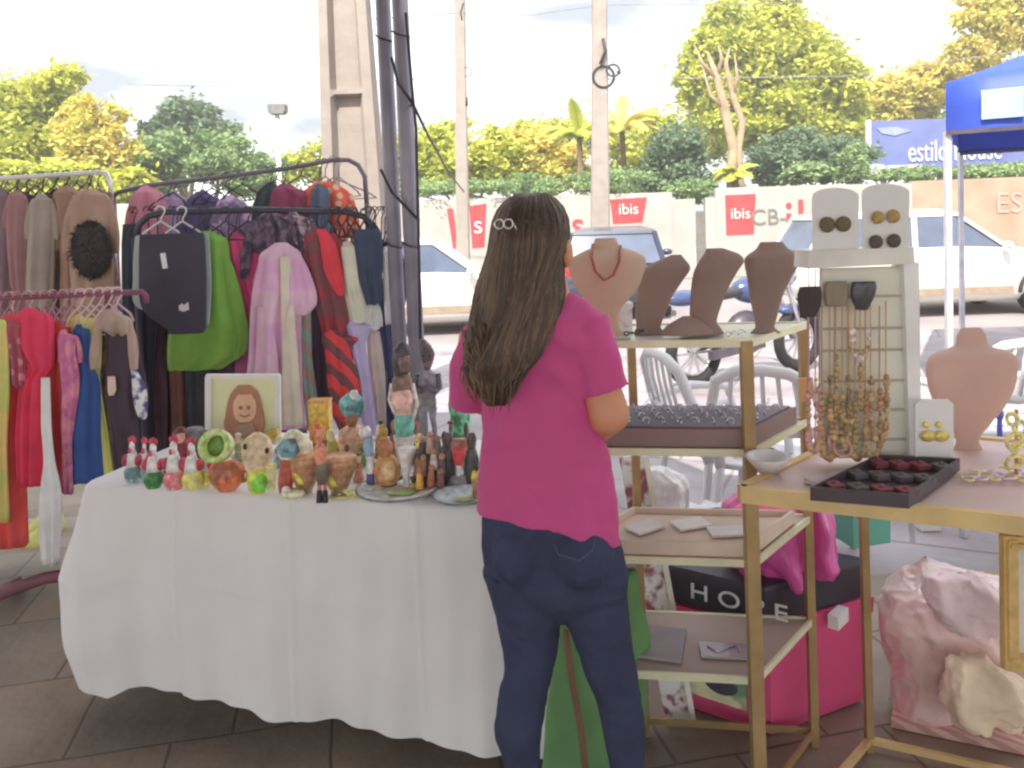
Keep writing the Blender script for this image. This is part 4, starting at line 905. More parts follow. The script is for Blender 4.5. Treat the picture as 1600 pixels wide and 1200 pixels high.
# amber block
t, Y = fig('amber_lantern', 'tall square amber yellow lantern standing behind the bowls', 'lantern', 501, 705)
c=W(501,654,Y); m_=MB(); m_.box(c,(.066,.05,.115)); m_.build('body',ceram(205,155,55),t); MB().box(c+Vector((0,0,.06)),(.07,.054,.008)).build('cap',ceram(185,130,60),t); MB().box(c-Vector((0,0,.06)),(.072,.056,.01)).build('plinth',ceram(185,130,60),t)
MB().ball(W(493,634,Y-.026),(.004,.002,.004)).build('knob',ceram(235,225,150),t); m_=MB(); m_.box(c-Vector((0,0,.09)),(.05,.04,.05)); m_.build('foot',ceram(150,95,60),t)
# brown doll in front with black boots
t, Y = fig('clay_doll', 'thin brown clay doll with orange hair and black boots at the front of the cloth', 'figurine', 506, 784)
P(t,'hair',[(662,490,500),(670,488,506),(682,489,507),(692,492,503)],ceram(185,90,40),Y); P(t,'head',[(670,494,504),(682,492,505),(694,495,502)],ceram(200,130,100),Y-.008)
P(t,'torso',[(692,496,504),(700,490,510),(715,492,510),(728,494,510)],ceram(190,120,95),Y); P(t,'skirt',[(722,494,510),(735,492,514),(748,494,514),(756,496,512)],ceram(95,85,70),Y)
for x in (499,508): P(t,'leg',[(752,x-3.5,x+3.5),(768,x-3,x+3)],ceram(165,105,90),Y); P(t,'boot',[(766,x-4,x+4),(776,x-4.5,x+4.5),(785,x-5,x+5)],blk,Y-.003)
# yellow flowers small
t, Y = fig('clay_flowers', 'low cluster of pale yellow clay flowers beside the brown doll', 'figurine', 536, 774)
m_=MB()
for q in range(9): m_.ball(W(520+q*5,768+(q%3)*3-3,Y),(.007,.006,.006),8)
m_.build('petals',ceram(215,210,120),t); MB().box(W(540,776,Y),(.09,.02,.006)).build('plate',ceram(170,165,110),t)
# bust with teal hat
t, Y = fig('clay_lady', 'orange brown clay lady with a big teal headwrap, behind the bowls', 'figurine', 552, 722)
P(t,'headwrap',[(612,546,556),(622,532,566),(634,530,570),(648,536,566),(654,544,560)],ceram(95,150,152,'patch',(60,110,115),24),Y); P(t,'flower',[(610,548,558),(617,546,560),(624,550,557)],wht,Y-.02)
P(t,'face',[(645,542,558),(656,539,560),(666,544,556)],ceram(125,85,60),Y-.015); P(t,'bust',[(664,542,560),(672,530,570),(690,528,572),(710,532,568),(724,536,564)],ceram(185,90,58,'patch',(220,150,120),26,.62),Y)
# green small ball & peach
t, Y = fig('clay_parrot', 'small olive yellow clay parrot with a peach head', 'figurine', 520, 720)
P(t,'body',[(684,512,524),(698,510,532),(715,512,534),(722,516,530)],ceram(170,165,80),Y); P(t,'head',[(672,512,521),(680,509,524),(690,512,523)],ceram(225,195,140),Y-.01)
# blue thin figure
t, Y = fig('clay_bride', 'thin blue and white clay figure with raised arms before the orange lady', 'figurine', 578, 768)
P(t,'head',[(666,570,576),(672,566,580),(682,568,579)],ceram(220,210,215),Y); P(t,'torso',[(680,570,582),(695,567,584),(712,570,584)],ceram(115,140,165),Y); P(t,'skirt',[(710,572,582),(728,573,584),(742,574,582)],ceram(215,210,225),Y); P(t,'boots',[(740,573,584),(755,572,586),(768,571,587)],ceram(75,65,120),Y)
m_=MB(); m_.tube([W(569,690,Y),W(562,676,Y-.01),W(566,664,Y-.01)],.004,6); m_.tube([W(583,690,Y),W(588,680,Y),W(590,664,Y)],.004,6); m_.build('arm',ceram(215,200,205),t)
# round orange brown jug + yellow horn
t, Y = fig('clay_monkey', 'round orange brown clay monkey holding a pot', 'figurine', 604, 764)
P(t,'body',[(712,592,616),(725,586,624),(742,585,626),(756,590,620),(764,594,616)],ceram(175,125,80),Y); P(t,'belly',[(722,598,614),(735,594,618),(748,598,616)],ceram(205,160,110),Y-.03); P(t,'head',[(684,594,606),(694,588,614),(706,590,612),(714,594,608)],ceram(150,100,65),Y)
P(t,'base',[(754,590,620),(762,586,624),(768,588,622)],ceram(80,80,60),Y)
m_=MB(); m_.torus(W(620,738,Y),.02,.005,Mrot('X',R(90))); m_.build('arm',ceram(110,85,75),t)
t, Y = fig('brass_bell', 'brass yellow clay bell with a speckled top behind the monkey', 'bell', 594, 722)
P(t,'bell',[(664,590,600),(672,586,606),(700,586,604),(715,584,606)],ceram(170,135,55,'floral',(80,60,40),60,.3),Y); MB().ball(W(595,660,Y),.007).build('knob',ceram(60,50,40),t)
# tall lady pink top teal skirt on pinkish column
t, Y = fig('clay_lady', 'tall dark-haired clay lady in a pink blouse and turquoise skirt', 'figurine', 632, 726)
P(t,'hair',[(534,624,634),(545,614,642),(562,612,644),(582,616,640),(596,618,632)],ceram(62,58,64),Y); P(t,'face',[(556,624,640),(568,622,642),(580,626,639)],ceram(110,85,80),Y-.02); P(t,'shoulders',[(578,624,636),(590,614,642),(604,612,644),(614,614,642)],ceram(110,88,75),Y)
P(t,'blouse',[(606,618,640),(615,612,644),(630,612,646),(646,614,644)],ceram(215,150,140),Y-.005); P(t,'skirt',[(640,618,642),(652,616,646),(668,616,648),(682,618,644)],ceram(95,165,150),Y)
m_=MB(); m_.tube([W(644,600,Y),W(651,630,Y),W(646,655,Y-.03)],[.008,.007,.005],8); m_.tube([W(613,600,Y),W(609,625,Y),W(616,645,Y-.03)],[.008,.007,.005],8); m_.build('arm',ceram(205,175,170),t)
P(t,'pedestal',[(680,614,650),(690,616,648),(715,620,642),(730,622,640)],ceram(208,180,175),Y)
t, Y = fig('clay_vase', 'pale pink clay vase stem between the monkey and the brown group', 'vase', 632, 766)
P(t,'vase',[(700,620,652),(705,622,650),(730,626,642),(752,630,640),(766,626,644)],ceram(210,182,178),Y)
# dark wooden statue
t, Y = fig('carved_statue', 'tall dark carved statue of a big-headed figure with folded arms, in front of the post', 'statue', 668, 706)
st = ceram(90,84,92,rough=.6); st2 = ceram(128,124,132,rough=.6)
P(t,'head',[(530,656,664),(538,654,672),(550,655,679),(562,658,678),(574,662,674),(580,664,671)],ceram(112,92,100,'patch',(80,66,74),30),Y,dr=.9)
P(t,'torso',[(576,662,672),(584,654,682),(596,652,684),(608,654,682),(620,655,681)],st2,Y,dr=.55)
m_=MB(); m_.tube([W(653,584,Y),W(650,604,Y),W(654,612,Y-.03),W(672,606,Y-.045)],[.012,.011,.010,.008],8); m_.tube([W(683,584,Y),W(686,606,Y),W(680,613,Y-.03),W(662,604,Y-.045)],[.012,.011,.010,.008],8); m_.build('arm',st,t)
P(t,'hips',[(616,656,680),(628,654,682),(642,655,681)],st2,Y,dr=.6)
for x0,x1 in ((660,658),(676,679)): P(t,'leg',[(636,x0-7,x0+7),(652,x0-5,x0+5),(670,x1-4,x1+4),(688,x1-5,x1+5)],st2,Y)
m_=MB(); m_.box(W(668,698,Y),(.075,.06,.05)); m_.build('base',ceram(75,62,56),t)
for x in (661,672): MB().ball(W(x,556,Y-.025),(.003,.003,.004)).build('eye',blk,t)
# brown nativity group
t, Y = fig('clay_group', 'crowded brown clay nativity group on a rocky base', 'figurine', 672, 764)
rnd = random.Random(4)
P(t,'rock',[(700,656,688),(720,648,696),(745,645,698),(762,646,698)],ceram(120,85,60,'patch',(70,55,50),24),Y,jag=0)
for q,(x,y,c) in enumerate(((660,704,(60,50,48)),(672,696,(150,125,115)),(684,702,(90,80,78)),(678,722,(205,180,170)),(662,732,(110,75,55)),(690,730,(80,62,60)),(656,752,(200,140,60)),(674,748,(130,80,55)),(688,754,(110,65,60)))):
    f_=P(t,'small_figure',[(y-16,x-3,x+3),(y-11,x-5,x+5),(y,x-6,x+6),(y+12,x-7,x+7)],ceram(*c),Y-.03-.004*q); MB().ball(W(x,y-17,Y-.03-.004*q),.009).build('head',ceram(150,110,90),f_)
P(t,'yellow_scroll',[(678,652,660),(690,648,664),(700,650,662)],ceram(185,165,90,'floral',(60,55,40),70,.3),Y)
# green dress lady behind woman
t, Y = fig('clay_lady', 'clay lady in a green leafy dress half hidden behind the woman', 'figurine', 716, 706)
P(t,'dress',[(612,706,722),(630,700,730),(655,704,736),(680,706,732),(705,706,730)],ceram(110,175,140,'patch',(55,120,80),26),Y); P(t,'head',[(590,710,720),(600,706,724),(614,710,720)],ceram(100,70,60),Y)
t, Y = fig('clay_gnome', 'clay figure with a red cap between two dark companions', 'figurine', 716, 768)
P(t,'cap',[(686,706,728),(694,704,730),(704,705,729)],ceram(140,85,75),Y); P(t,'red_coat',[(700,706,728),(712,707,727),(726,710,723)],ceram(185,55,70),Y-.01); P(t,'white_skirt',[(722,712,722),(738,713,720),(748,715,718)],ceram(225,225,235),Y); P(t,'base',[(744,704,728),(756,700,730),(770,700,732)],ceram(125,120,125),Y)
for i,(x,lb) in enumerate(((700,'dark green grey clay companion left of the red-capped figure'),(737,'dark green grey clay companion right of the red-capped figure'))):
    t, Y = fig('clay_companion', lb, 'figurine', x, 764, 'dark clay companions')
    P(t,'cloak',[(700,x-6,x+6),(715,x-11,x+11),(740,x-13,x+13),(764,x-14,x+12)],ceram(82,90,82,'patch',(62,66,64),20),Y); P(t,'head',[(676,x-5,x+5),(686,x-8,x+8),(700,x-6,x+6)],ceram(92,82,88),Y)
t, Y = fig('yellow_candle', 'small yellow candle holder right beside the woman\'s hip', 'candle holder', 742, 784)
P(t,'holder',[(736,738,752),(745,736,754),(765,738,752),(786,736,754)],ceram(215,170,60,'patch',(150,110,60),30),Y); P(t,'wick',[(728,743,747),(738,743,747)],blk,Y)
# many smaller pieces crowding the back and the gaps
extra = [(246,742,26,10,(150,60,60),(210,180,160),'dark red','behind the green potted hen'),(262,738,22,9,(60,60,66),(190,150,130),'black','left of the dark red doll'),(318,738,24,9,(200,70,80),(225,200,190),'rose','behind the yellow potted hen'),
(372,722,44,11,(120,130,90),(190,160,120),'moss green','between the orange pot and the bird house'),(436,728,48,10,(80,130,150),(220,190,160),'blue','left of the hooded figure'),(470,722,44,11,(200,120,70),(120,80,60),'terracotta','right of the hooded figure'),
(486,740,38,9,(210,190,110),(150,100,70),'straw yellow','under the amber lantern'),(524,748,40,10,(190,80,60),(215,170,140),'brick red','behind the front right bowl'),(542,742,48,10,(225,205,160),(90,70,60),'cream','in front of the orange lady'),
(560,752,44,10,(140,90,60),(210,170,130),'chestnut','left of the bride figure'),(566,728,52,10,(90,110,70),(180,130,100),'olive green','between the orange lady and the bride'),(588,758,34,9,(215,170,80),(110,70,50),'amber','at the feet of the bride figure'),
(616,716,60,11,(110,80,66),(160,110,85),'walnut brown','behind the round monkey'),(650,724,64,11,(70,60,62),(130,100,85),'dark brown','left of the nativity group'),(694,738,64,10,(100,84,74),(70,54,50),'umber','right of the nativity group'),
(704,728,70,9,(60,70,66),(110,90,80),'bottle green','behind the green grey companion'),(728,730,70,9,(140,120,100),(90,70,60),'sand','between the gnome and the right companion'),(646,770,24,9,(180,130,70),(90,60,50),'ochre','at the rim of the larger plate'),
(580,742,40,8,(170,60,70),(220,200,180),'cherry red','behind the bride figure'),(388,724,30,8,(215,180,90),(240,220,180),'pale gold','left of the bird house'),(330,744,30,8,(120,60,50),(200,150,120),'brown red','left of the orange pot')]
for i, (px, by, h, w_, c, c2, cn, where) in enumerate(extra):
    t, Y = fig('clay_figurine', 'little %s clay figurine %s' % (cn, where), 'figurine', px, by, 'little clay figurines in the crowd')
    w2 = w_*(.8+.4*((i*7)%5)/4)
    P(t, 'body', [(by-h*.66,px-w2*.3,px+w2*.3),(by-h*.55,px-w2*.6,px+w2*.6),(by-h*.3,px-w2*.5,px+w2*.5),(by-h*.12,px-w2*.8,px+w2*.8),(by,px-w2*.75,px+w2*.75)], ceram(*c,'patch',tuple(min(255,int(x*1.25)+12) for x in c),45), Y)
    P(t, 'head', [(by-h,px-w2*.15,px+w2*.15),(by-h*.92,px-w2*.4,px+w2*.4),(by-h*.78,px-w2*.38,px+w2*.38),(by-h*.66,px-w2*.2,px+w2*.2)], ceram(*c2), Y)
    if i%2: m_=MB(); m_.ball(W(px,by-h*.97,Y),(.011,.011,.006),10); m_.build('hat', ceram(*extra[(i+5)%len(extra)][4]), t)
    else: m_=MB(); m_.tube([W(px-w2*.6,by-h*.52,Y),W(px-w2*.7,by-h*.38,Y-.012),W(px,by-h*.34,Y-.02)],.0035,6); m_.build('arm', ceram(*c2), t)
# plates
def plate(label, px, py, rpx, c1, tilt=0):
    p = tY(px, py); r = rpx*p.y/F
    t = thing('plate', label, 'plate', p, 'decorated plates')
    MB().lathe([(.001,.004),(r*.5,.004),(r*.62,.008),(r*.97,.02),(r,.024),(r*.96,.027),(r*.62,.016),(r*.5,.012),(r*.001,.011)], p, 44).build('dish', c1, t)
    MB().torus(p+Vector((0,0,.0245)), r*.985, .0035, n=44).build('rim', ceram(105,105,115), t)
    MB().lathe([(.001,.0165),(r*.35,.0168),(r*.36,.0145),(.001,.012)], p+Vector((r*.1,-r*.1,0)), 20, sy=.7).build('painted_leaf', ceram(120,160,90,'patch',(190,180,150),18), t)
plate('larger pale glazed plate with a green leaf at the front of the cloth', 622, 775, 66, ceram(190,185,180,'patch',(160,175,165),12))
plate('smaller glassy grey plate beside the woman', 722, 787, 46, ceram(165,180,182))
# framed picture
t = thing('framed_picture', 'pale wooden framed drawing of a smiling long-haired girl behind the clay figures', 'picture', tY(380,690), None)
Yf = tY(380,705).y
m_=MB()
for a,b_ in (((323,588),(437,588)),((323,690),(437,690))): m_.bar(W(a[0],a[1],Yf),W(b_[0],b_[1],Yf),.02,.014)
for a,b_ in (((326,588),(326,690)),((434,588),(434,690))): m_.bar(W(a[0],a[1],Yf),W(b_[0],b_[1],Yf),.02,.014,up=(0,1,0))
m_.build('frame', M('frame_pale_wood', C(222,202,180), rough=.6, var=.08), t)
MB().pprism([(328,592),(432,592),(432,688),(328,688)], Yf+.003, .006).build('backing', M('picture_cream', C(220,192,146), rough=.8, var=.06), t)
def disc(name, rows, mat, y): 
    MB().ol(rows, y, dr=.02, dmax=.0015, n=28, sub=4).build(name, mat, t)
disc('drawn_hair', [(602,372,390),(612,362,402),(630,355,408),(650,352,412),(664,350,414),(678,356,410),(684,366,400)], M('drawn_hair_brown', C(150,105,82), rough=.8), Yf-.002)
disc('drawn_face', [(616,372,392),(626,365,399),(640,364,401),(654,368,397),(660,376,389)], M('drawn_skin', C(200,150,118), rough=.8), Yf-.006)
disc('drawn_shirt', [(662,372,394),(672,366,400),(682,366,400)], M('drawn_shirt', C(140,115,100), rough=.8), Yf-.007)
for x in (376,388): disc('drawn_eye', [(634,x-2,x+2),(637,x-3,x+3),(640,x-2,x+2)], M('drawn_dark', C(130,85,65), rough=.8), Yf-.009)
MB().tube([W(374,648,Yf-.009),W(382,652,Yf-.009),W(391,648,Yf-.009)],.0018,6).build('drawn_smile', M('drawn_dark', C(130,85,65)), t)
MB().pprism([(405,680),(432,670),(436,686),(410,690)], Yf-.03, .02).build('yellow_bow', ceram(190,165,70), t)
# ================================================================= brass shelf unit
YF = 1.90
def crumple(mb, a1, f1, a2, f2, seed=0, stretch=(1,1,1)):
    c = sum(mb.v, Vector())/len(mb.v)
    for i, v in enumerate(mb.v):
        q = Vector(((v.x-c.x)*stretch[0], (v.y-c.y)*stretch[1], (v.z-c.z)*stretch[2]))+Vector((seed, seed*2, 0))
        w_ = noise.noise_vector(q*f1*.6)*.25
        r1 = .32-abs(noise.noise((q+w_*.3)*f1)); r2 = .3-abs(noise.noise((q+w_*.2)*f2+Vector((7,3,1)))); r3 = .3-abs(noise.noise(q*f2*2.3))
        d = (v-c); d.normalize(); mb.v[i] = v+d*(a1*r1+a2*r2+a2*.45*r3)
def wrinkle(o, st, sc, lv=1):
    tx = bpy.data.textures.new('wrinkles', 'STUCCI' if False else 'CLOUDS'); tx.noise_scale = sc; tx.noise_depth = 3; tx.noise_basis = 'BLENDER_ORIGINAL'
    if lv: q_ = o.modifiers.new('sub','SUBSURF'); q_.levels = lv; q_.render_levels = lv
    d_ = o.modifiers.new('wr','DISPLACE'); d_.texture = tx; d_.strength = st; d_.mid_level = .45; d_.texture_coords = 'LOCAL'
    return o

def vert(px, py, Y, z0=0, z1=None):
    q = W(px, py, Y); return q
FR = W(1170,534,YF); RR = W(1258,520,2.17); FR.z = RR.z = 1.19
dep = RR-FR; FL = Vector((.10, 1.97, 0)); wid = Vector((FL.x-FR.x, FL.y-FR.y, 0))
t = thing('display_shelf', 'tall brass-framed display shelf with four thin shelves holding necklace busts and trays', 'shelf', (FR.x+wid.x/2, 2.05, 0))
def SP(u, v, z): return Vector((FR.x+wid.x*u+dep.x*v, FR.y+wid.y*u+dep.y*v, z))
lean = Vector((.006, 0, 0))
for u, v, r_ in ((0,0,.0135), (0,1,.011), (1,0,.0135), (1,1,.011)):
    a = SP(u,v,0)+lean; b_ = SP(u,v,1.19)-lean*1.2
    MB().bar(a, b_, r_*2, r_*2, up=(0,1,0)).build('post', gold, t)
shz = [1.19, .925, .655, .365, .05]
tan = M('shelf_tan_board', C(150,134,126), rough=.55, var=.08, vs=4, bump=.1)
for i, z in enumerate(shz):
    mb = MB(); q = [SP(-.0,-.0,z), SP(1,0,z), SP(1,1,z), SP(0,1,z)]
    if i < 4: mb.rings([[p-Vector((0,0,.012)) for p in q], q], sm=False); o = mb.build('shelf_board', tan if i else M('shelf_glass_white', C(200,190,180), rough=.25), t)
    else: o = t
    mb = MB()
    for a, b_ in ((0,1),(1,2),(2,3),(3,0)):
        A_ = q[a]+(q[a]-sum(q,Vector())/4)*.02; B_ = q[b_]+(q[b_]-sum(q,Vector())/4)*.02; mb.bar(A_-Vector((0,0,.005)), B_-Vector((0,0,.005)), .008, .018)
    mb.build('edge_strip' if i < 4 else 'base_rail', goldlt if i < 4 else gold, o)
# ================================================================= gold side table (right)
TZ2 = .895
c0 = G(1166,762,TZ2); c1 = G(1640,812,TZ2); e1 = c1-c0; rl = G(1380,700,TZ2)
L2 = G(1381,1163,0); off = Vector((L2.x-c0.x-.02, L2.y-c0.y, 0))*.93
t2 = thing('gold_table', 'gold metal framed table crowded with jewellery at the right', 'table', (c0.x+.4, 1.9, 0))
def TP(u, v, z): return Vector((c0.x+e1.x*u+off.x*v, c0.y+e1.y*u+off.y*v, z))
q = [TP(0,0,TZ2), TP(1.15,0,TZ2), TP(1.15,1,TZ2), TP(0,1,TZ2)]
mb = MB(); mb.rings([[p-Vector((0,0,.012)) for p in q], q], sm=False); mb.build('tabletop', M('table_pinkish_top', C(172,150,146), rough=.4, var=.08, vs=4, bump=.05), t2)
gt = M('table_gold_edge', C(178,155,105), rough=.4, metal=.2, var=.12, vs=10, bump=.05)
mb = MB()
for a, b_ in ((0,1),(1,2),(2,3),(3,0)):
    cc = sum(q,Vector())/4; A_ = q[a]+(q[a]-cc).normalized()*.012; B_ = q[b_]+(q[b_]-cc).normalized()*.012
    mb.bar(A_-Vector((0,0,.012)), B_-Vector((0,0,.012)), .02, .036); 
mb.build('top_frame', gt, t2)
for u, v in ((.02,.02),(1.13,.02),(1.13,.98),(.0,1)):
    p = TP(u,v,0); MB().bar(p, (p.x-(.01 if u<.05 else 0),p.y,TZ2-.03), .028 if v < .5 else .02, up=(0,1,0)).build('leg', gold, t2)
mb = MB(); zb = .035
for (u,v),(u2,v2) in (((.02,.02),(0,1)),((0,1),(1.13,.98)),((1.13,.98),(1.13,.02)),((.02,.02),(1.13,.02))): mb.bar(TP(u,v,zb), TP(u2,v2,zb), .016)
mb.build('base_rail', gt, t2)
# ================================================================= busts
velvet = M('bust_velvet', C(122,102,94), rough=.95, var=.08, vs=10, bump=.15, bs=90, sheen=.1)
velvL = M('bust_beige', C(168,144,126), rough=.9, var=.06, vs=10, bump=.12, bs=90)
velvP = M('bust_pinkish', C(166,136,124), rough=.9, var=.06, vs=8, bump=.1, bs=90)
def bust(label, rows, Y, mat, base, dr=.5, cap=None, sub=4):
    p = W(base[0], base[1], Y); t = thing('necklace_bust', label, 'display bust', p, 'necklace busts on the shelf')
    MB().ol(rows, Y, dr=dr, n=32, sub=sub, power=2.3).build('torso', mat, t)
    return t
b1 = bust('large beige necklace bust nearest the woman, wearing a thin red-brown necklace', [(372,930,962),(385,926,968),(394,906,992),(404,890,1008),(420,888,1008),(445,898,1000),(468,914,984),(480,926,972),(498,934,966),(518,930,970),(524,918,984)], 1.98, velvL, (950,526), .35)
mb = MB(); s_=1.93
mb.tube([W(926,382,s_+.04),W(924,402,s_),W(930,424,s_-.012),(W(944,438,s_-.015)),W(958,430,s_-.015),W(968,408,s_),W(970,384,s_+.04)],.0035,8); o=mb.build('necklace', M('red_brown_beads', C(140,62,55), rough=.4), None, 'thin red-brown necklace around the large beige bust', 'necklace', 'necklaces')
bust('brown bust leaning right, second from the left on the top shelf', [(398,1048,1064),(410,1020,1074),(422,1004,1078),(440,998,1066),(465,994,1050),(490,993,1040),(512,994,1032),(522,990,1040)], 2.05, velvet, (1015,524))
bust('brown bust with a raised neck, third from the left on the top shelf', [(388,1104,1130),(396,1100,1152),(408,1092,1162),(425,1084,1152),(450,1080,1138),(480,1078,1126),(505,1076,1120),(522,1062,1132)], 2.0, velvet, (1100,524))
bust('brown bust at the right end of the top shelf, with wide shoulders', [(378,1188,1222),(388,1182,1230),(400,1166,1251),(412,1164,1249),(435,1168,1236),(465,1172,1222),(495,1178,1214),(512,1180,1210),(520,1172,1220)], 2.02, velvet, (1196,521))
# low dark wave piece between busts, small jewellery, box
mb = MB(); mb.ol([(494,1066,1080),(504,1048,1100),(514,1036,1112),(522,1030,1116)], 1.98, dr=.5); mb.build('display_ramp', velvet, None, 'low brown velvet ramp between the second and third busts', 'jewellery stand')
t = thing('gift_box', 'small white patterned box on the left of the top shelf', 'box', W(966,525,2.02))
mb = MB(); mb.box(W(966,500,2.02), (.064,.05,.078)); mb.build('box_body', M('box_white_pattern', C(205,198,190), rough=.7, pat='patch', col2=C(165,160,155), ps=60, thr=.42), t); mb = MB(); mb.box(W(966,476,2.02), (.068,.054,.012)); mb.build('lid', M('box_lid', C(205,200,195)), t)
def trinkets(label, px0, px1, py, Y, n, mat, seed, name='earrings', cat='earrings', r=.006, grp='small jewellery laid out'):
    rnd = random.Random(seed); mb = MB()
    for i in range(n):
        x = px0+(px1-px0)*(i+.5)/n+rnd.uniform(-3,3); p = W(x, py+rnd.uniform(-3,3), Y+rnd.uniform(-.02,.02))
        if rnd.random() < .5: mb.torus(p, r, r*.3, Mrot('X', rnd.uniform(0,1.5)), 10, 5)
        else: mb.ball(p, (r*.8,r*.8,r*.6), 8)
    return mb.build(name, mat, None, label, cat, grp)
trinkets('dark little earrings at the foot of the second bust', 978, 1010, 519, 1.93, 5, blk, 1)
trinkets('silver and cream trinkets between the third and last busts', 1132, 1168, 519, 1.94, 6, M('trinket_cream', C(215,205,190), rough=.3), 2)
mb = MB(); 
# tray with rings on shelf 2
t = thing('ring_tray', 'wide dark brown tray of silver rings on the second shelf', 'tray', SP(.5,.4,.926))
mb = MB(); zt = .928
q = [SP(-.0,.04,zt), SP(.97,.04,zt), SP(.97,.8,zt), SP(0,.8,zt)]
mb.rings([[p+Vector((0,0,.0)) for p in q], [p+Vector((0,0,.045)) for p in q]], sm=False); mb.build('tray_body', M('tray_brown', C(118,98,96), rough=.75, var=.08), t)
cc = sum(q,Vector())/4; mb = MB(); q2 = [cc+(p-cc)*.94+Vector((0,0,.046)) for p in q]; mb.rings([q2, [p+Vector((0,0,.004)) for p in q2]], sm=False); mb.build('cushion', M('tray_cushion', C(112,108,118), rough=.9, pat='hstripe', col2=C(85,80,90), ps=20), t)
rnd = random.Random(9)
for i in range(10):
    for j in range(4):
        p = SP(.06+.088*i, .14+.16*j, zt+.056); MB().torus(p, .009, .0022, Mrot('Z', rnd.uniform(0,3)) @ Mrot('X', R(90)), 12, 5).build('ring', silver, None, None, None)
for o in [o for o in COL.objects if o.name.split('.')[0] == 'ring' and o.parent is None]: o['label'] = 'silver ring standing in the dark tray on the second shelf'; o['category'] = 'ring'; o['group'] = 'silver rings in the dark tray'
# tray on shelf 3, boards on 4
t = thing('beige_tray', 'beige shallow tray with white cards on the third shelf', 'tray', SP(.5,.4,.655))
q = [SP(.02,.03,.658), SP(.95,.03,.658), SP(.95,.8,.658), SP(.02,.8,.658)]; cc = sum(q,Vector())/4
mb = MB(); mb.rings([q, [p+Vector((0,0,.035)) for p in q], [cc+(p-cc)*.95+Vector((0,0,.035)) for p in q], [cc+(p-cc)*.94+Vector((0,0,.02)) for p in q]], sm=False); mb.build('tray_body', M('tray_beige', C(176,160,145), rough=.7), t)
for k,(u,v,c) in enumerate(((.25,.35,(200,192,188)),(.5,.5,(206,196,180)),(.72,.4,(190,180,178)))): 
    mb = MB(); mb.box(SP(u,v,.684), (.09,.06,.006), Mrot('Z', .3*k)); o = mb.build('earring_card', M('card_%d'%k, C(*c)), None, ['pale card at the right of the beige tray','cream card in the middle of the beige tray','grey white card at the left of the beige tray'][k], 'card', 'cards in the beige tray')
t = thing('jewellery_card', 'flat clear packet with silver chains on the fourth shelf', 'packet', SP(.3,.4,.366))
mb = MB(); mb.box(SP(.28,.35,.371), (.12,.07,.006), Mrot('Z',-.15)); mb.build('packet', M('packet_grey', C(140,130,135), rough=.2), t); mb = MB(); mb.tube([SP(.18,.3,.376),SP(.24,.42,.376),SP(.3,.3,.376),SP(.38,.38,.376)],.002,5); mb.build('chain', silver, t)
mb = MB(); mb.box(SP(.75,.45,.371), (.2,.16,.008), Mrot('Z',-.3)); mb.build('board', M('grey_board', C(130,122,128), rough=.6), None, 'grey board lying on the left half of the fourth shelf', 'board')
# leaning strip with pattern behind the shelf
t = thing('leaning_board', 'long narrow pink-edged patterned board leaning behind the shelf', 'board', G(1075,1165,0.05))
a0 = W(986,712,2.42); a1 = W(1066,1160,2.28)
mb = MB(); mb.bar(a0, a1, .075, .012, up=(0,1,0)); mb.build('panel', M('leaning_print', C(212,196,190), rough=.6, pat='patch', col2=C(130,70,85), ps=20, thr=.47), t)
mb = MB(); mb.bar(a0+Vector((.042,-.008,0)), a1+Vector((.042,-.008,0)), .016, .02, up=(0,1,0)); mb.build('edge', M('edge_pink_cream', C(222,190,175)), t)
# ================================================================= things behind the shelf on the floor
Yc = 2.55
pinkm = M('pink_plastic_crate', C(188,62,112), rough=.4, var=.08, vs=3, bump=.05)
p = G(1180,1165,0); ct = thing('storage_box', 'large raspberry pink plastic storage box behind the brass shelf', 'storage box', (W(1200,1100,2.6).x, 2.65, 0))
# box corners: front-left, front-right (near P2), back-right
c_a = G(1060,1108,.0); c_b = G(1206,1158,.0); c_c = G(1360,1098,.0); c_d = c_a+c_c-c_b
ztop = .315
def flare(z, k=1.0):
    cc = (c_a+c_b+c_c+c_d)/4; f = .92+.10*z/ztop
    return [Vector((cc.x+(p.x-cc.x)*f*k, cc.y+(p.y-cc.y)*f*k, z)) for p in (c_a,c_b,c_c,c_d)]
mb = MB(); mb.rings([flare(.01), flare(.5*ztop), flare(ztop), flare(ztop,.97), flare(.08,.95)], sm=False); mb.build('body', pinkm, ct)
mb = MB(); mb.rings([flare(ztop-.035,1.03), flare(ztop+.012,1.03), flare(ztop+.014,.95)], sm=False); mb.build('rim', pinkm, ct)
f0, f1 = flare(.3)[0], flare(.3)[1]; dd_ = (f1-f0).normalized(); nn_ = Vector((dd_.y,-dd_.x,0)); 
mb = MB(); m_ = Matrix((dd_, -nn_, Vector((0,0,1)))).transposed(); mb.box(f0+(f1-f0)*.45+nn_*.006+Vector((0,0,-.165)), ((f1-f0).length*.62,.004,.13), m_)
mb.build('paper_label', M('label_green_yellow', C(205,195,150), rough=.6, pat='patch', col2=C(95,130,95), ps=9, thr=.48), ct)
MB().ball(f0+(f1-f0)*.5+nn_*.008+Vector((0,0,-.175)), (.05,.004,.03), M=m_).build('label_picture', M('label_dark', C(60,62,78)), ct)
g1, g2 = flare(ztop)[1], flare(ztop)[2]; q = g1+(g2-g1)*.62+Vector((0,-.03,.0)); mb = MB(); mb.box(q, (.075,.03,.04), Mrot('Z', .8)); mb.build('clip', M('clip_white', C(225,205,205), rough=.4), ct)
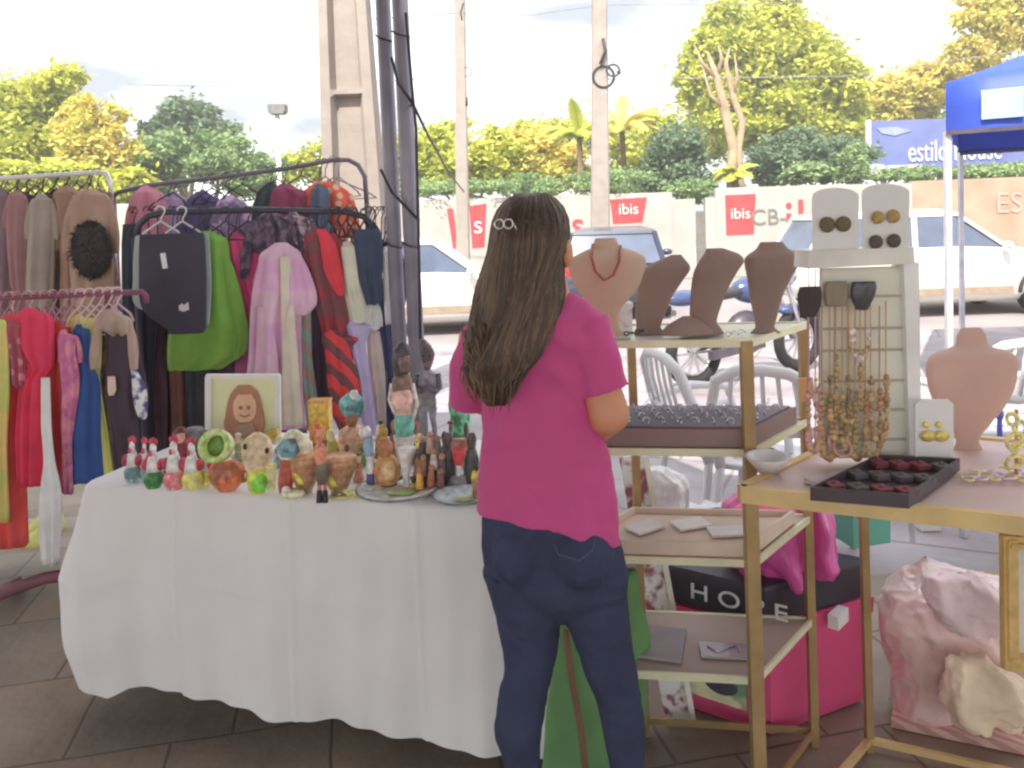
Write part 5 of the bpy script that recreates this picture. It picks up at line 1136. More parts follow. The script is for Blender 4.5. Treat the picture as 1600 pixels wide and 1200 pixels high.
# black box with lettering on top of the pink one
bm = M('black_case', C(46,42,52), rough=.5, var=.15, vs=5)
bx = thing('black_box', 'long black box lettered in white, lying on the pink storage box', 'box', (ct.location.x, 2.6, ztop+.02))
def flare2(z, k): 
    return [Vector((p.x-.01, p.y, z)) for p in flare(ztop, k)]
mb = MB(); mb.rings([flare2(ztop+.02,1.0), flare2(ztop+.12,1.03), flare2(ztop+.13,1.0), flare2(ztop+.13,.2)], sm=False); mb.build('body', bm, bx)
r0, r1 = flare2(ztop+.075,1.03)[0], flare2(ztop+.075,1.03)[1]; dn = (r1-r0).normalized(); ang = math.atan2(dn.y, dn.x); n2 = Vector((dn.y,-dn.x,0))
textmesh('lettering', 'H O P E', .065, r0+(r1-r0)*.74+n2*.012, Matrix.Rotation(ang,3,'Z'), M('lettering_white', (.75,.74,.75)), bx, sx=1.3)
# shiny magenta bag
mag = M('magenta_satin', C(178,62,134), rough=.3, var=.15, vs=6, bump=.5, bs=9, coat=.3)
zb = ztop+.13
mb = MB(); YM = 2.33; mb.ol([(762,1170,1250),(785,1136,1284),(815,1132,1298),(850,1136,1302),(875,1146,1306),(892,1152,1300)], YM, dr=.55, n=150, dmax=.1, pleat=.5, k=7, pgrow=False, sub=5)
crumple(mb, .035,9,.018,20,3,(1,1,.5)); mb.build('shiny_bag', mag, None, 'shiny magenta plastic bag on the black box', 'bag')
mb = MB(); mb.ol([(792,1150,1240),(806,1140,1250),(824,1146,1246)], YM-.09, dr=.5, n=30, dmax=.05, pleat=.6, k=5); mb.build('folded_bag', M('crimson_cloth', C(190,40,100), rough=.4, bump=.4, bs=10), None, 'crimson folded fabric on top of the magenta bag', 'cloth')
# teal box
YT = 2.52; q = W(1340,862,YT); t = thing('teal_box', 'teal green box with a dark lid edge behind the magenta bag', 'box', (q.x, q.y, zb))
mb = MB(); mb.box(Vector((q.x,q.y,zb+.105)), (.135,.14,.21), Mrot('Z',.25)); mb.build('box_body', M('teal_paint', C(70,140,122), rough=.45, var=.06), t); mb = MB(); mb.box(Vector((q.x,q.y,zb+.213)), (.142,.147,.012), Mrot('Z',.25)); mb.build('lid', M('teal_dark', C(45,80,76)), t)
# white bags left
wbag = M('white_plastic_bag', C(205,206,218), rough=.35, var=.08, vs=8, bump=.7, bs=14)
mb = MB(); mb.ol([(735,1000,1045),(750,992,1068),(780,988,1076),(815,985,1075),(850,985,1060)], 2.80, dr=.6, n=150, pleat=.35, k=5, pgrow=False, dmax=.08, sub=16); crumple(mb, .030,9,.016,22,1,(1,1,.6)); mb.build('white_bag', wbag, None, 'upright translucent white plastic bag behind the left of the shelf', 'bag')
mb = MB(); mb.ol([(795,1060,1140),(812,1040,1160),(840,1020,1165),(856,1010,1165)], 2.82, dr=.6, n=150, pleat=.4, k=6, pgrow=False, dmax=.12, sub=16); crumple(mb, .04,9,.018,22,2); mb.build('crumpled_bag', wbag, None, 'crumpled white bag lying behind the third shelf', 'bag')
mb = MB(); mb.ol([(795,1110,1132),(803,1102,1142),(816,1100,1144)], 2.72, dr=.6); mb.build('dark_cap', M('navy_cloth', C(60,58,80), rough=.9), None, 'small navy cap on top of the crumpled white bag', 'cap')
# supports for bags: dark crate behind (what they stand on)
q = W(1075,900,2.95); t = thing('grey_crate', 'grey patterned crate standing behind the black box', 'crate', (q.x, 2.75, 0))
mb = MB(); zc_ = W(1060,850,2.8).z-.005; mb.box((q.x-.03, 2.86, zc_/2), (.46,.26,zc_-.012)); mb.build('crate_body', M('crate_pattern', C(150,144,152), rough=.7), t); mb = MB(); mb.box((q.x-.03, 2.86, zc_-.006), (.48,.28,.012)); mb.build('lid', M('crate_lid', C(180,175,182)), t)
# green cloth sack
mb = MB(); mb.ol([(905,880,1000),(960,872,1008),(1020,862,1024),(1080,852,1020),(1140,848,1018),(1220,842,1008),(1290,850,1000)], 1.98, dr=.3, n=60, pleat=.12, k=6, dmax=.05, sub=5, yaw=R(28))
mb.build('green_sack', cloth(88,128,80), None, 'green cloth bag on the floor behind the woman\'s legs', 'bag')
mb = MB(); mb.tube([W(884,985,1.86),W(893,1060,1.855),W(908,1140,1.86),W(918,1230,1.87)], .008, 8); mb.build('wooden_stick', M('stick_brown', C(110,84,60), rough=.8), None, 'brown stick leaning on the green bag between the woman\'s legs', 'stick')
# ================================================================= plastic chairs
def pchair(label, px, py_floor, yaw, seat=.44, armless=False):
    b = G(px, py_floor, 0); t = thing('plastic_chair', label, 'chair', b, 'white plastic chairs'); Mz = Mrot('Z', yaw)
    def T(x,y,z): return b+Mz @ Vector((x,y,z))
    mb = MB(); mb.rings([[T(x*k, y*k*.95, z) for x,y in ((-.22,-.2),(.22,-.2),(.21,.2),(-.21,.2))] for k,z in ((1,.42),(1.0,.44),(.93,.445),(.85,.43))]); mb.build('seat', white_pl, t)
    for sx in (-1,1):
        MB().tube([T(sx*.25,-.24,0),T(sx*.21,-.18,.43)],[.022,.028],8,flat=.7).build('leg', white_pl, t); MB().tube([T(sx*.25,.27,0),T(sx*.21,.2,.43)],[.022,.028],8,flat=.7).build('leg', white_pl, t)
        MB().tube([T(sx*.21,.2,.42),T(sx*.25,.22,.62),T(sx*.27,.05,.66),T(sx*.26,-.14,.64),T(sx*.22,-.18,.44)],.02,8).build('armrest', white_pl, t)
    mb = MB(); mb.tube([T(-.21,.2,.43),T(-.23,.27,.66),T(-.19,.32,.82),T(-.1,.34,.87),T(0,.345,.88),T(.1,.34,.87),T(.19,.32,.82),T(.23,.27,.66),T(.21,.2,.43)],.024,8)
    mb.tube([T(-.23,.27,.64),T(0,.30,.62),T(.23,.27,.64)],.022,8)
    for k in (-.13,-.065,0,.065,.13): mb.tube([T(k,.295,.62),T(k,.33,.76),T(k*.9,.345,.865)],.017,6,flat=.5)
    mb.build('backrest', white_pl, t); return t
pchair('white plastic chair seen from its side between the shelves', 1140, 838, R(103))
pchair('white plastic chair behind the right part of the shelf', 1225, 872, R(150))
pchair('white plastic chair behind the pinkish bust at the right', 1525, 800, R(185))
# ================================================================= right table: display, busts, trays
pegm = M('slat_panel_cream', C(200,190,174), rough=.6, var=.05, bump=.05); slot = M('slat_groove', C(150,142,132), rough=.8)
YP = 1.86
t = thing('slat_display', 'cream slatted display panel with a raised earring holder, standing on the gold table', 'display stand', W(1350,715,YP))
mb = MB(); mb.pprism([(1285,420),(1412,416),(1424,716),(1284,716)], YP, .02); mb.build('panel', pegm, t)
mb = MB()
for y in (462,512,546,594,640,686): mb.bar(W(1287,y+2,YP-.0015), W(1416,y,YP-.0015), .004, .006)
mb.build('groove', slot, t)
mb = MB(); mb.pprism([(1412,412),(1436,410),(1440,716),(1422,716)], YP-.02, .06); mb.build('side_panel', M('panel_white', C(222,214,208), rough=.4), t)
ch = thing('earring_holder', 'grey white stepped holder on top of the slatted panel carrying two earring cards', 'holder', W(1348,414,YP-.03))
mb = MB(); mb.pprism([(1264,392),(1428,386),(1430,412),(1262,420)], YP-.06, .09); mb.build('holder_base', M('holder_grey', C(188,184,178), rough=.5), ch)
def archcard(x0,x1,y0,y1,label,Y,ears):
    pts = [(x0,y1),(x0,y0+16)]+[((x0+x1)/2-(x1-x0)/2*math.cos(a), y0+14-14*math.sin(a)) for a in [k*math.pi/10 for k in range(1,10)]]+[(x1,y0+12),(x1,y1)]
    c_ = thing('earring_card', label, 'card', W((x0+x1)/2,y1,Y), 'earring cards')
    mb = MB(); mb.pprism(pts, Y, .006); mb.build('card', M('card_grey_white', C(196,192,186), rough=.55, var=.03), c_)
    for (x,y,c,r) in ears:
        e_ = thing('earring', 'round %s earring at the %s of the %s' % (c[1], c[2], label.split(' with')[0]), 'earring', W(x,y,Y-.01), 'round earrings on the cards')
        MB().lathe([(.001,0),(r*.8,.0),(r,.003),(r*.9,.006),(r*.4,.008),(.001,.007)], W(x,y,Y-.003), 20, M=Mrot('X', R(90))).build('disc', M('earring_'+c[1].replace(' ','_'), c[0], rough=.5, metal=.2, var=.35, vs=180, bump=.5, bs=200), e_)
        MB().ball(W(x,y-9,Y-.006), .0025, 8).build('stud', goldj, e_)
dko = (C(92,82,58),'dark olive'); gd = (C(150,125,72),'old gold'); db_ = (C(78,68,60),'dark brown')
archcard(1270,1342,293,392,'left arched earring card with two dark olive discs',YP-.045,[(1292,351,(*dko,'left'),.018),(1317,350,(*dko,'right'),.018)])
archcard(1348,1421,287,388,'right arched earring card with four discs in two rows',YP-.05,[(1371,340,(*gd,'upper left'),.0145),(1395,338,(*gd,'upper right'),.0155),(1368,378,(*db_,'lower left'),.016),(1396,376,(*db_,'lower right'),.016)])
# hooks with clips hanging at the top of the slat panel, necklaces under them
for i,(rows,c,lb) in enumerate((([(440,1290,1322),(446,1288,1325),(465,1287,1326),(478,1290,1322)],(125,115,102),'grey brown square hair clip at the top of the slatted panel'), ([(440,1332,1368),(448,1330,1370),(466,1330,1366),(484,1338,1356)],(62,62,68),'black glossy hair clip at the top of the slatted panel'), ([(448,1250,1282),(460,1246,1284),(480,1248,1282),(495,1252,1274)],(66,58,60),'dark bunched scrunchie hanging left of the slatted panel'))):
    mb = MB(); mb.ol(rows, YP-.035, dr=.4, pleat=.3, k=7, pgrow=False); mb.build('hair_clip' if i < 2 else 'scrunchie', cloth(*c) if i != 1 else M('gloss_black', C(*c), rough=.2), None, lb, 'hair clip' if i < 2 else 'scrunchie')
def necklace(label, xl, xr, yt, yb, cbead, cstr, seed, Y=YP-.03, beads=9, sag=24):
    rnd = random.Random(seed); n_ = thing('necklace', label, 'necklace', W((xl+xr)/2,yb,Y), 'necklaces'); s_=Y/F
    st_ = MB(); L_ = [W(xl,yt+(yb-yt-sag)*k/8,Y) for k in range(9)]; xm=(xl+xr)/2; arc=[W(xm-(xr-xl)/2*math.cos(a), yb-sag+sag*math.sin(a), Y-.006) for a in [k*math.pi/8 for k in range(1,8)]]; Rr=[W(xr,yb-sag-(yb-yt-sag)*k/8,Y) for k in range(9)]
    allp = L_+arc+Rr; st_.tube(allp, .0016, 6); st_.build('cord', M('cord_%d%d%d'%cstr, C(*cstr), rough=.5), n_)
    mb = MB(); mb2 = MB(); m = len(allp)
    for q in range(beads*3):
        f = .22+.56*q/(beads*3-1); i0 = f*(m-1); a = allp[int(i0)]; b_ = allp[min(int(i0)+1,m-1)]; p = a+(b_-a)*(i0-int(i0)); r = rnd.uniform(.004,.0095)
        mb.cur = 0 if rnd.random() < .6 else 1; mb.ball(p+Vector((0,-.004,0)), (r,r*.8,r*rnd.uniform(.8,1.2)), 8)
    bm_ = M('bead_%d%d%d'%cbead, C(*cbead), rough=.35, var=.4, vs=90); mb.build('beads', bm_, n_, mats=[bm_, M('bead_bronze', C(160,134,92), rough=.35, var=.4, vs=90)])
necklace('leftmost long rose bead necklace hanging beside the slatted panel',1262,1280,470,704,(165,125,115),(150,120,105),41,beads=12)
necklace('rose and bronze bead necklace at the left edge of the slatted panel',1284,1304,476,716,(150,116,84),(150,120,95),42,beads=13)
necklace('olive stone necklace, second on the slatted panel',1316,1336,480,704,(135,118,82),(165,135,95),43,beads=13)
necklace('long bronze necklace in the middle of the slatted panel',1326,1352,478,716,(128,110,78),(160,130,90),44,beads=14,sag=36)
necklace('copper red stone necklace right of the middle of the panel',1352,1374,478,714,(152,112,80),(160,125,90),45,beads=13,sag=34)
necklace('fine gold chain necklace at the left of the hair clip, on the slatted panel',1306,1344,474,660,(150,125,80),(175,145,90),48,beads=8,sag=60)
necklace('fine gold chain necklace near the right slats of the panel',1360,1384,470,690,(140,112,80),(175,145,90),49,beads=12,sag=40)
necklace('bronze leaf necklace close to the left slats of the panel',1296,1324,474,690,(120,104,70),(165,135,90),50,beads=12,sag=40)
necklace('short pink thread necklace with a pale pendant on the panel',1330,1356,482,560,(205,170,165),(205,165,160),46,beads=3)
mb = MB(); mb.torus(W(1310,690,YP-.04),.022,.004,Mrot('X',R(80))); mb.torus(W(1316,700,YP-.05),.02,.003,Mrot('X',R(60))); mb.build('bangle', M('bangle_rose', C(170,130,115), rough=.35), None, 'rose bangles at the foot of the slatted panel', 'bangle')
# necklaces hanging from the shelf corner
t = thing('orange_tag', 'orange tag hanging at the right rear post of the brass shelf', 'tag', W(1258,630,2.1))
mb = MB(); mb.pprism([(1248,592),(1270,590),(1272,622),(1250,630)], 2.12, .01); mb.build('tag', M('tag_orange', C(180,140,90), rough=.7, var=.15), t)
necklace('pink and violet ribbon necklace hanging behind the shelf post',1264,1274,420,706,(160,110,140),(175,130,150),47,Y=2.0,beads=8)
# pinkish bust on the table
t = thing('necklace_bust', 'headless pinkish bust standing on the gold table at the right', 'display bust', W(1520,702,1.95))
MB().ol([(512,1502,1532),(522,1496,1540),(540,1490,1546),(550,1462,1576),(562,1450,1588),(585,1448,1588),(612,1454,1582),(640,1466,1566),(662,1482,1548),(685,1494,1530),(700,1490,1534),(712,1484,1542)], 1.95, dr=.32, n=36, sub=4, power=2.3).build('torso', velvP, t)
# white card with gold earrings
t = thing('earring_card', 'white upright card with a pair of gold earrings before the pinkish bust', 'card', W(1460,724,1.8), 'earring cards')
mb = MB(); mb.pprism([(1430,632),(1440,624),(1482,624),(1490,632),(1490,724),(1430,722)], 1.80, .005); mb.build('card', M('card_white', C(228,218,216), rough=.5, var=.02), t)
for x,lb in ((1450,'left gold crescent earring on the white upright card'),(1470,'right gold crescent earring on the white upright card')):
    mb = MB(); mb.lathe([(.001,0),(.018,0),(.019,.003),(.001,.006)], W(x,681,1.797), 20, sy=.7, M=Mrot('X', R(90))); mb.ball(W(x-2,664,1.795),(.008,.003,.008)); mb.build('earring', M('earring_orange_gold', C(212,172,88), rough=.35, metal=.2, var=.2, vs=100), None, lb, 'earring', 'gold earrings')
# black tray of dark red boxes
tp = [G(1266,782,TZ2+.006), G(1420,795,TZ2+.006), G(1500,735,TZ2+.006), G(1372,728,TZ2+.006)]
t = thing('jewellery_tray', 'black tray of dark red ring boxes at the front of the gold table', 'tray', sum(tp,Vector())/4)
up = Vector((0,0,.028)); cc = sum(tp,Vector())/4
mb = MB(); mb.rings([tp, [p+up for p in tp], [cc+(p-cc)*.95+up for p in tp], [cc+(p-cc)*.94+up*.4 for p in tp]], sm=False); mb.build('tray_body', M('tray_black', C(60,52,58), rough=.4), t)
rnd = random.Random(3)
for i in range(4):
    for j in range(3):
        u = (i+.5)/4; v = (j+.5)/3; a = tp[0]+(tp[1]-tp[0])*u; b_ = tp[3]+(tp[2]-tp[3])*u; p = a+(b_-a)*v; red_ = rnd.random() < .45
        mb = MB(); mb.box(p+Vector((0,0,.019)), (.031,.036,.012), Mrot('Z',.2)); mb.ball(p+Vector((0,0,.026)), (.006,.006,.005), 8)
        o = mb.build('ring_box', M('box_dark_red' if red_ else 'box_grey_brown', C(112,52,62) if red_ else C(84,76,78), rough=.6), None, ('small dark red ring box lying in the black tray' if red_ else 'small grey brown ring box in the black tray'), 'ring box', 'dark red ring boxes' if red_ else 'grey brown ring boxes')
# golden leaf bowl at left of the table, papers
t = thing('leaf_bowl', 'orange gold leaf-shaped bowl at the left corner of the gold table', 'bowl', G(1250,742,TZ2))
mb = MB(); 
mb.ol([(712,1252,1290),(724,1232,1296),(738,1222,1294),(750,1236,1282)], 1.95, dr=.6, pleat=.3, k=5, pgrow=False); mb.build('bowl', M('bowl_gold', C(178,132,80), rough=.4, metal=.2, var=.3, vs=30), t)
mb = MB()
for a in range(7): mb.tube([W(1252,735,1.93), W(1252-26+a*6,722-abs(a-3)*2,1.92), W(1252-44+a*9,724+(a%3)*6,1.9)], [.005,.008,.001], 6)
mb.build('leaves', M('leaf_gold', C(160,128,66), rough=.4, metal=.3), t)
mb = MB(); mb.box(G(1312,752,TZ2+.008), (.12,.09,.010), Mrot('Z',.4)); mb.build('cloth_pad', M('pad_silver', C(165,155,160), rough=.3, var=.2, vs=20), None, 'silvery packet on the table between the leaf bowl and the black tray', 'packet')
t = thing('white_bowl', 'small white ornament bowl behind the leaf bowl', 'bowl', G(1215,742,TZ2))
mb = MB(); mb.lathe([(.001,0),(.02,0),(.05,.035),(.052,.04),(.046,.038),(.018,.008),(.001,.006)], G(1200,738,TZ2), 24); mb.build('bowl', M('bowl_white', C(215,208,205), rough=.3), t)
# jewellery tree & bracelets
t = thing('bracelet_stand', 'gold ring stand with looped bracelets at the far right of the table', 'jewellery stand', W(1590,745,1.72))
mb = MB(); mb.tube([W(1588,748,1.74), W(1588,640,1.74)], .004, 8); mb.lathe([(.001,0),(.03,0),(.03,.006),(.001,.008)], W(1588,752,1.74), 20); mb.build('stem', goldj, t)
for k,(x,y,r_) in enumerate(((1582,655,.012),(1594,668,.014),(1586,690,.018),(1596,700,.02),(1584,722,.017))):
    MB().torus(W(x,y,1.73), r_, .0045, Mrot('X', R(70+k*12))).build('bracelet', M('bracelet_gold', C(195,180,120), rough=.3, metal=.4, var=.3, vs=80), t)
for k in range(14):
    rnd = random.Random(k+60); x = 1512+k*7; q = G(x, 748-(k%3)*6, TZ2+.01)
    MB().torus(q, rnd.uniform(.010,.016), .0028, Mrot('X', rnd.uniform(-.4,.4)), 16, 5).build('bangle', M('bangle_lilac' if k%2 else 'bangle_gold', C(190,165,185) if k%2 else C(195,175,130), rough=.3, metal=.2), None, 'small %s bangle in the heap beside the bracelet stand' % ('lilac' if k%2 else 'gold'), 'bangle', 'lilac bangles heaped on the table' if k%2 else 'gold bangles heaped on the table')
trinkets('scattered chains behind the white card', 1380, 1425, 722, 1.95, 8, goldj, 12, 'chain_heap', 'chains')
mb = MB(); mb.tube([W(1562,640,2.4),W(1562,700,2.4)],.008,8); mb.ball(W(1562,648,2.4),(.012,.012,.02)); mb.build('blue_pen', M('pen_blue', C(80,90,190), rough=.3), None, 'blue pen-like rod behind the pinkish bust', 'pen')
# gold frame at the right edge
t = thing('wall_mirror', 'ornate gold framed mirror hanging below the table at the right edge', 'mirror', W(1600,1040,1.62))
Yg = 1.62
mb = MB()
for k,(w_,dy) in enumerate(((14,0),(8,-.012))):
    i = k*9
    for a,b_ in (((1568+i,842+i),(1700,850+i)),((1568+i,1038-i),(1700,1044-i))): mb.bar(W(a[0],a[1],Yg+dy), W(b_[0],b_[1],Yg+dy), .02, w_*Yg/F)
    mb.bar(W(1572+i,835+i,Yg+dy), W(1574+i,1043-i,Yg+dy), w_*Yg/F, .02, up=(1,0,0))
mb.build('frame', M('ornate_gold', C(185,158,98), rough=.4, metal=.3, var=.15, vs=40, bump=.15, bs=60), t)
mb = MB(); mb.pprism([(1578,846),(1700,852),(1700,1040),(1580,1034)], Yg+.004, .006); mb.build('panel', M('frame_cream_panel', C(222,200,178), rough=.5), t)
# cord it hangs by
MB().tube([W(1590,836,Yg), W(1592,812,Yg+.03)], .003).build('hanging_cord', cab, t)
# big pink translucent bag under the table, on a slatted mat
pk = M('pink_plastic_bag', C(212,160,156), rough=.3, var=.14, vs=7, bump=1.0, bs=11, trans=.15)
mb = MB(); mb.ol([(892,1440,1540),(905,1412,1592),(940,1392,1640),(985,1384,1660),(1040,1386,1660),(1090,1396,1650),(1125,1410,1640)], 2.30, dr=.5, n=150, dmax=.20, pleat=.10, k=5, pgrow=False, sub=16); crumple(mb, .07,5.5,.030,14,4,(1,1,.8)); mb.build('pink_bag', pk, None, 'big crinkled pink plastic bag full of clothes under the gold table', 'bag')
mb = MB(); mb.ol([(903,1450,1520),(925,1446,1560),(950,1458,1590),(975,1480,1580),(990,1500,1560)], 2.12, dr=.4, n=150, pleat=.3, k=5, pgrow=False, sub=16, dmax=.05); crumple(mb, .03,8,.014,20,5); mb.build('rose_cloth', cloth(222,165,168), None, 'rose garment bulging from the top of the pink bag', 'cloth')
mb = MB(); mb.ol([(1030,1490,1540),(1060,1478,1590),(1100,1476,1610),(1125,1490,1600)], 2.1, dr=.5, n=150, pleat=.4, k=5, pgrow=False, sub=16, dmax=.08); crumple(mb, .035,8,.016,20,6); mb.build('peach_cloth', cloth(222,168,146), None, 'peach garment in the lower part of the pink bag', 'cloth')
mb = MB(); ma=G(1392,1130,.02); mb_=G(1680,1190,.02); mc_=G(1680,1080,.02); md=G(1400,1085,.02)
mb.rings([[Vector((p.x,p.y,.008)) for p in (ma,mb_,mc_,md)],[Vector((p.x,p.y,.03)) for p in (ma,mb_,mc_,md)]], sm=False)
mb.build('floor_mat', M('striped_mat', C(190,155,148), rough=.8, pat='stripe', col2=C(165,125,120), ps=14), None, 'pink striped slatted mat under the pink bag', 'mat')
mb = MB(); mb.box(G(1449,817,.03),(.09,.07,.05)); mb.build('white_block', M('block_white', (.7,.68,.66)), None, 'small white block lying alone on the sunny paving', 'block')
# ================================================================= the woman
YW_ = 1.66
wp = thing('person', 'woman with long brown hair, seen from behind in a magenta T-shirt and dark jeans', 'person', (W(865,1000,YW_).x, YW_, 0))
skin = M('skin', C(172,118,88), rough=.55, var=.07, vs=8, bump=.05, sub=.1)
def mods(o, vox, sm=6, disp=None, mid=.5):
    r_ = o.modifiers.new('remesh', 'REMESH'); r_.mode = 'VOXEL'; r_.voxel_size = vox; r_.use_smooth_shade = True
    s_ = o.modifiers.new('smooth', 'SMOOTH'); s_.iterations = sm; s_.factor = .5
    if disp:
        tx = bpy.data.textures.new('folds', 'CLOUDS'); tx.noise_scale = disp[1]; d_ = o.modifiers.new('folds', 'DISPLACE'); d_.texture = tx; d_.strength = disp[0]; d_.mid_level = mid; d_.texture_coords = 'LOCAL'
# joints (metres), from photo pixels at their depth
def J(px, py, dy=0): return W(px, py, YW_+dy)
sR, eR = J(914,522,-.03), J(952,646,-.06)
wR = J(904,686,.16); sL, eL = J(740,522,.05), J(738,612,.14); wL = J(790,640,.34)
hc = J(830,388,.01)
b = MB()
# torso, hips
b.ol([(470,838,880),(496,790,905),(530,764,905),(600,772,905),(660,770,915),(720,768,930),(790,764,950),(850,768,952),(900,790,955)], YW_, dr=.44, n=30, sub=3, yaw=R(-12))
b.tube([J(856,500,.0), J(852,462,.0), J(842,430,.0)], [.062,.052,.052], 16)
# head: skull, jaw, face on the far side turned a little to the right
hx = Mrot('Z', R(-28))
b.ball(hc+Vector((0,0,.005)), (.074,.090,.100), 26, M=hx)
def HP(x, y, z): return hc+hx @ Vector((x, y, z))
b.ball(HP(0,.035,-.055), (.056,.060,.062), 18, M=hx)
b.tube([HP(0,.092,.02), HP(0,.112,-.022), HP(0,.100,-.030)], [.008,.013,.009], 10)      # nose
b.ball(HP(0,.088,-.094), (.022,.018,.018), 12, M=hx)                                      # chin
for sg in (-1,1):
    b.ball(HP(sg*.034,.072,-.02), (.024,.022,.022), 12, M=hx); b.ball(HP(sg*.084,.0,-.01), (.009,.020,.032), 12, M=hx)
b.ball(HP(0,.094,-.058), (.024,.010,.006), 10, M=hx); b.ball(HP(0,.092,-.068), (.021,.011,.007), 10, M=hx)   # lips
b.tube([HP(-.045,.082,.022), HP(0,.094,.026), HP(.045,.082,.022)], [.007,.009,.007], 8)  # brow ridge
# arms
def arm(s, e, w_):
    b.tube([s, s+(e-s)*.5, e-(e-s)*.06, e], [.032,.038,.041,.041], 16)
    b.ball(e, .042, 14); b.tube([e, e+(w_-e)*.35, e+(w_-e)*.75, w_], [.041,.040,.031,.0245], 16)
arm(sR, eR, wR); arm(sL, eL, wL)
def hand(w_, fwd, side, up):
    fwd = fwd.normalized(); side = side.normalized(); up = up.normalized()
    pc = w_+fwd*.045
    m = Matrix((side, fwd, up)).transposed()
    b.ball(pc, (.038,.052,.015), 16, M=m); b.tube([w_-fwd*.01, w_+fwd*.02], [.024,.026], 12, flat=.7)
    for k,(o_,l_,sp) in enumerate(((-.027,.062,-.12),(-.009,.072,-.03),(.009,.067,.04),(.026,.052,.13))):
        r0 = pc+fwd*.038+side*o_; d1 = (fwd+side*sp-up*.25).normalized(); d2 = (fwd+side*sp*.6-up*.85).normalized(); d3 = (fwd*.6-up*1.1).normalized()
        b.tube([r0-fwd*.012, r0, r0+d1*l_*.48, r0+d1*l_*.48+d2*l_*.30, r0+d1*l_*.48+d2*l_*.30+d3*l_*.24], [.0088,.0088,.0082,.0075,.006], 10)
    tb_ = w_+fwd*.028-side*.028; b.tube([tb_+side*.01, tb_, tb_-side*.018+fwd*.028-up*.006, tb_-side*.016+fwd*.052-up*.014], [.013,.012,.010,.0075], 10)
hand(wR, (wR-eR)+Vector((-.05,0,0)), Vector((1,.2,0)), Vector((0,-.1,1)))
hand(wL, (wL-eL)+Vector((.05,0,0)), Vector((-1,.2,0)), Vector((0,-.1,1)))
# legs
LEG = ([(890,752,872),(930,765,878),(970,775,878),(1010,783,873),(1045,787,866),(1080,779,858),(1115,773,852),(1150,772,847),(1200,790,845),(1300,800,852),(1400,808,852),(1440,808,850)],
       [(890,862,984),(930,874,982),(970,884,985),(1010,898,989),(1050,912,996),(1090,928,1003),(1130,938,1009),(1170,946,1008),(1220,954,1008),(1300,955,1008),(1400,966,1010),(1440,966,1008)])
hipz = J(0,905).z
kL, kR = J(826,1075,.04), J(955,1085,-.02); aL = Vector((J(829,1440).x, YW_+.03, .085)); aR = Vector((J(987,1440).x, YW_-.0, .085))
hL, hR = J(826,920,.0), J(915,925,.0)
for h_,k_,a_ in ((hL,kL,aL),(hR,kR,aR)):
    rw = LEG[0 if h_ is hL else 1]; b.ol([(p_, l_+(r_-l_)*.14, r_-(r_-l_)*.14) for p_, l_, r_ in rw], YW_+(.02 if h_ is hL else -.01), dr=.9, n=24, sub=3)
    b.ball(a_+Vector((.0,.06,-.045)), (.036,.105,.030), 16)
ob = b.build('body', skin, wp); mods(ob, .0062, 3)
# eyes
for sg in (-1,1):
    e_ = MB(); e_.ball(HP(sg*.031,.0845,.003), (.0125,.0115,.0085), 14, M=hx); o = e_.build('eye', M('eye_white', (.7,.68,.66), rough=.2, bump=0), wp)
    e2 = MB(); e2.ball(HP(sg*.031,.0935,.003), (.0055,.004,.0055), 12, M=hx); e2.build('iris', M('iris_brown', (.05,.025,.012), rough=.2, bump=0), o)
    e3 = MB(); e3.tube([HP(sg*.015,.1,.030), HP(sg*.031,.098,.034), HP(sg*.046,.088,.028)], [.002,.003,.0015], 6); e3.build('eyebrow', M('eyebrow', (.03,.02,.012), rough=.9), wp)
l_ = MB(); l_.ball(HP(0,.1015,-.0625), (.013,.004,.007), 14, M=hx); l_.build('lips', M('lips', (.42,.12,.11), rough=.4), wp)
# ---- T-shirt
shirt = M('magenta_jersey', C(168,60,116,.60), rough=.9, var=.05, vs=4, bump=.22, bs=12, spec=.12, sheen=.15)
s = MB()
s.ol([(458,838,888),(470,802,914),(490,752,940),(520,738,946),(560,738,936),(610,744,926),(660,748,934),(700,748,952),(750,747,962),(780,746,965),(800,744,967),(806,745,967)], YW_, dr=.6, n=140, sub=12, yaw=R(-14))
def fold(v, amp, fx, fz, ph, mask):
    n1 = noise.noise(Vector((v.x*9, v.y*4, v.z*7+ph)))
    w_ = math.sin(v.x*fx+v.z*fz+ph+n1*2.6); v.y -= amp*mask*(abs(w_)**.7*math.copysign(1,w_)) if v.y < YW_ else 0
zA, zB, zC = J(850,560).z, J(850,700).z, J(850,790).z
for v in s.v:
    m1 = math.exp(-((v.z-zA)/.10)**2)*math.exp(-((v.x-J(900,560).x)/.09)**2); m2 = math.exp(-((v.z-zB)/.07)**2); m3 = math.exp(-((v.z-zC)/.06)**2)
    fold(v, .006, 46, 62, .5, m1); fold(v, .0045, -22, 95, 2.0, m2*(.6+.4*noise.noise(v*9))); fold(v, .005, 60, 14, 1.0, m3)
z78 = J(850,770).z; z81 = J(850,806).z; xl_ = J(746,790).x; xr_ = J(966,790).x
for v in s.v:
    if v.z < z78:
        X_ = ((v.x-xl_)/(xr_-xl_))*2-1; v.z -= (z78-v.z)/(z78-z81)*(.0 if X_ < -.1 else .050*((X_+.1)/1.1)**1.1)
s.tube([J(884,505,-.02), J(918,512,-.035), sR+(eR-sR)*.45+Vector((.006,0,0)), sR+(eR-sR)*.76+Vector((.008,0,0))], [.050,.052,.054,.055], 24)
s.tube([J(780,520,.02), J(746,530,.05), sL+(eL-sL)*.5-Vector((.004,0,.0)), sL+(eL-sL)*1.05-Vector((.006,0,.02))], [.044,.048,.050,.051], 24)
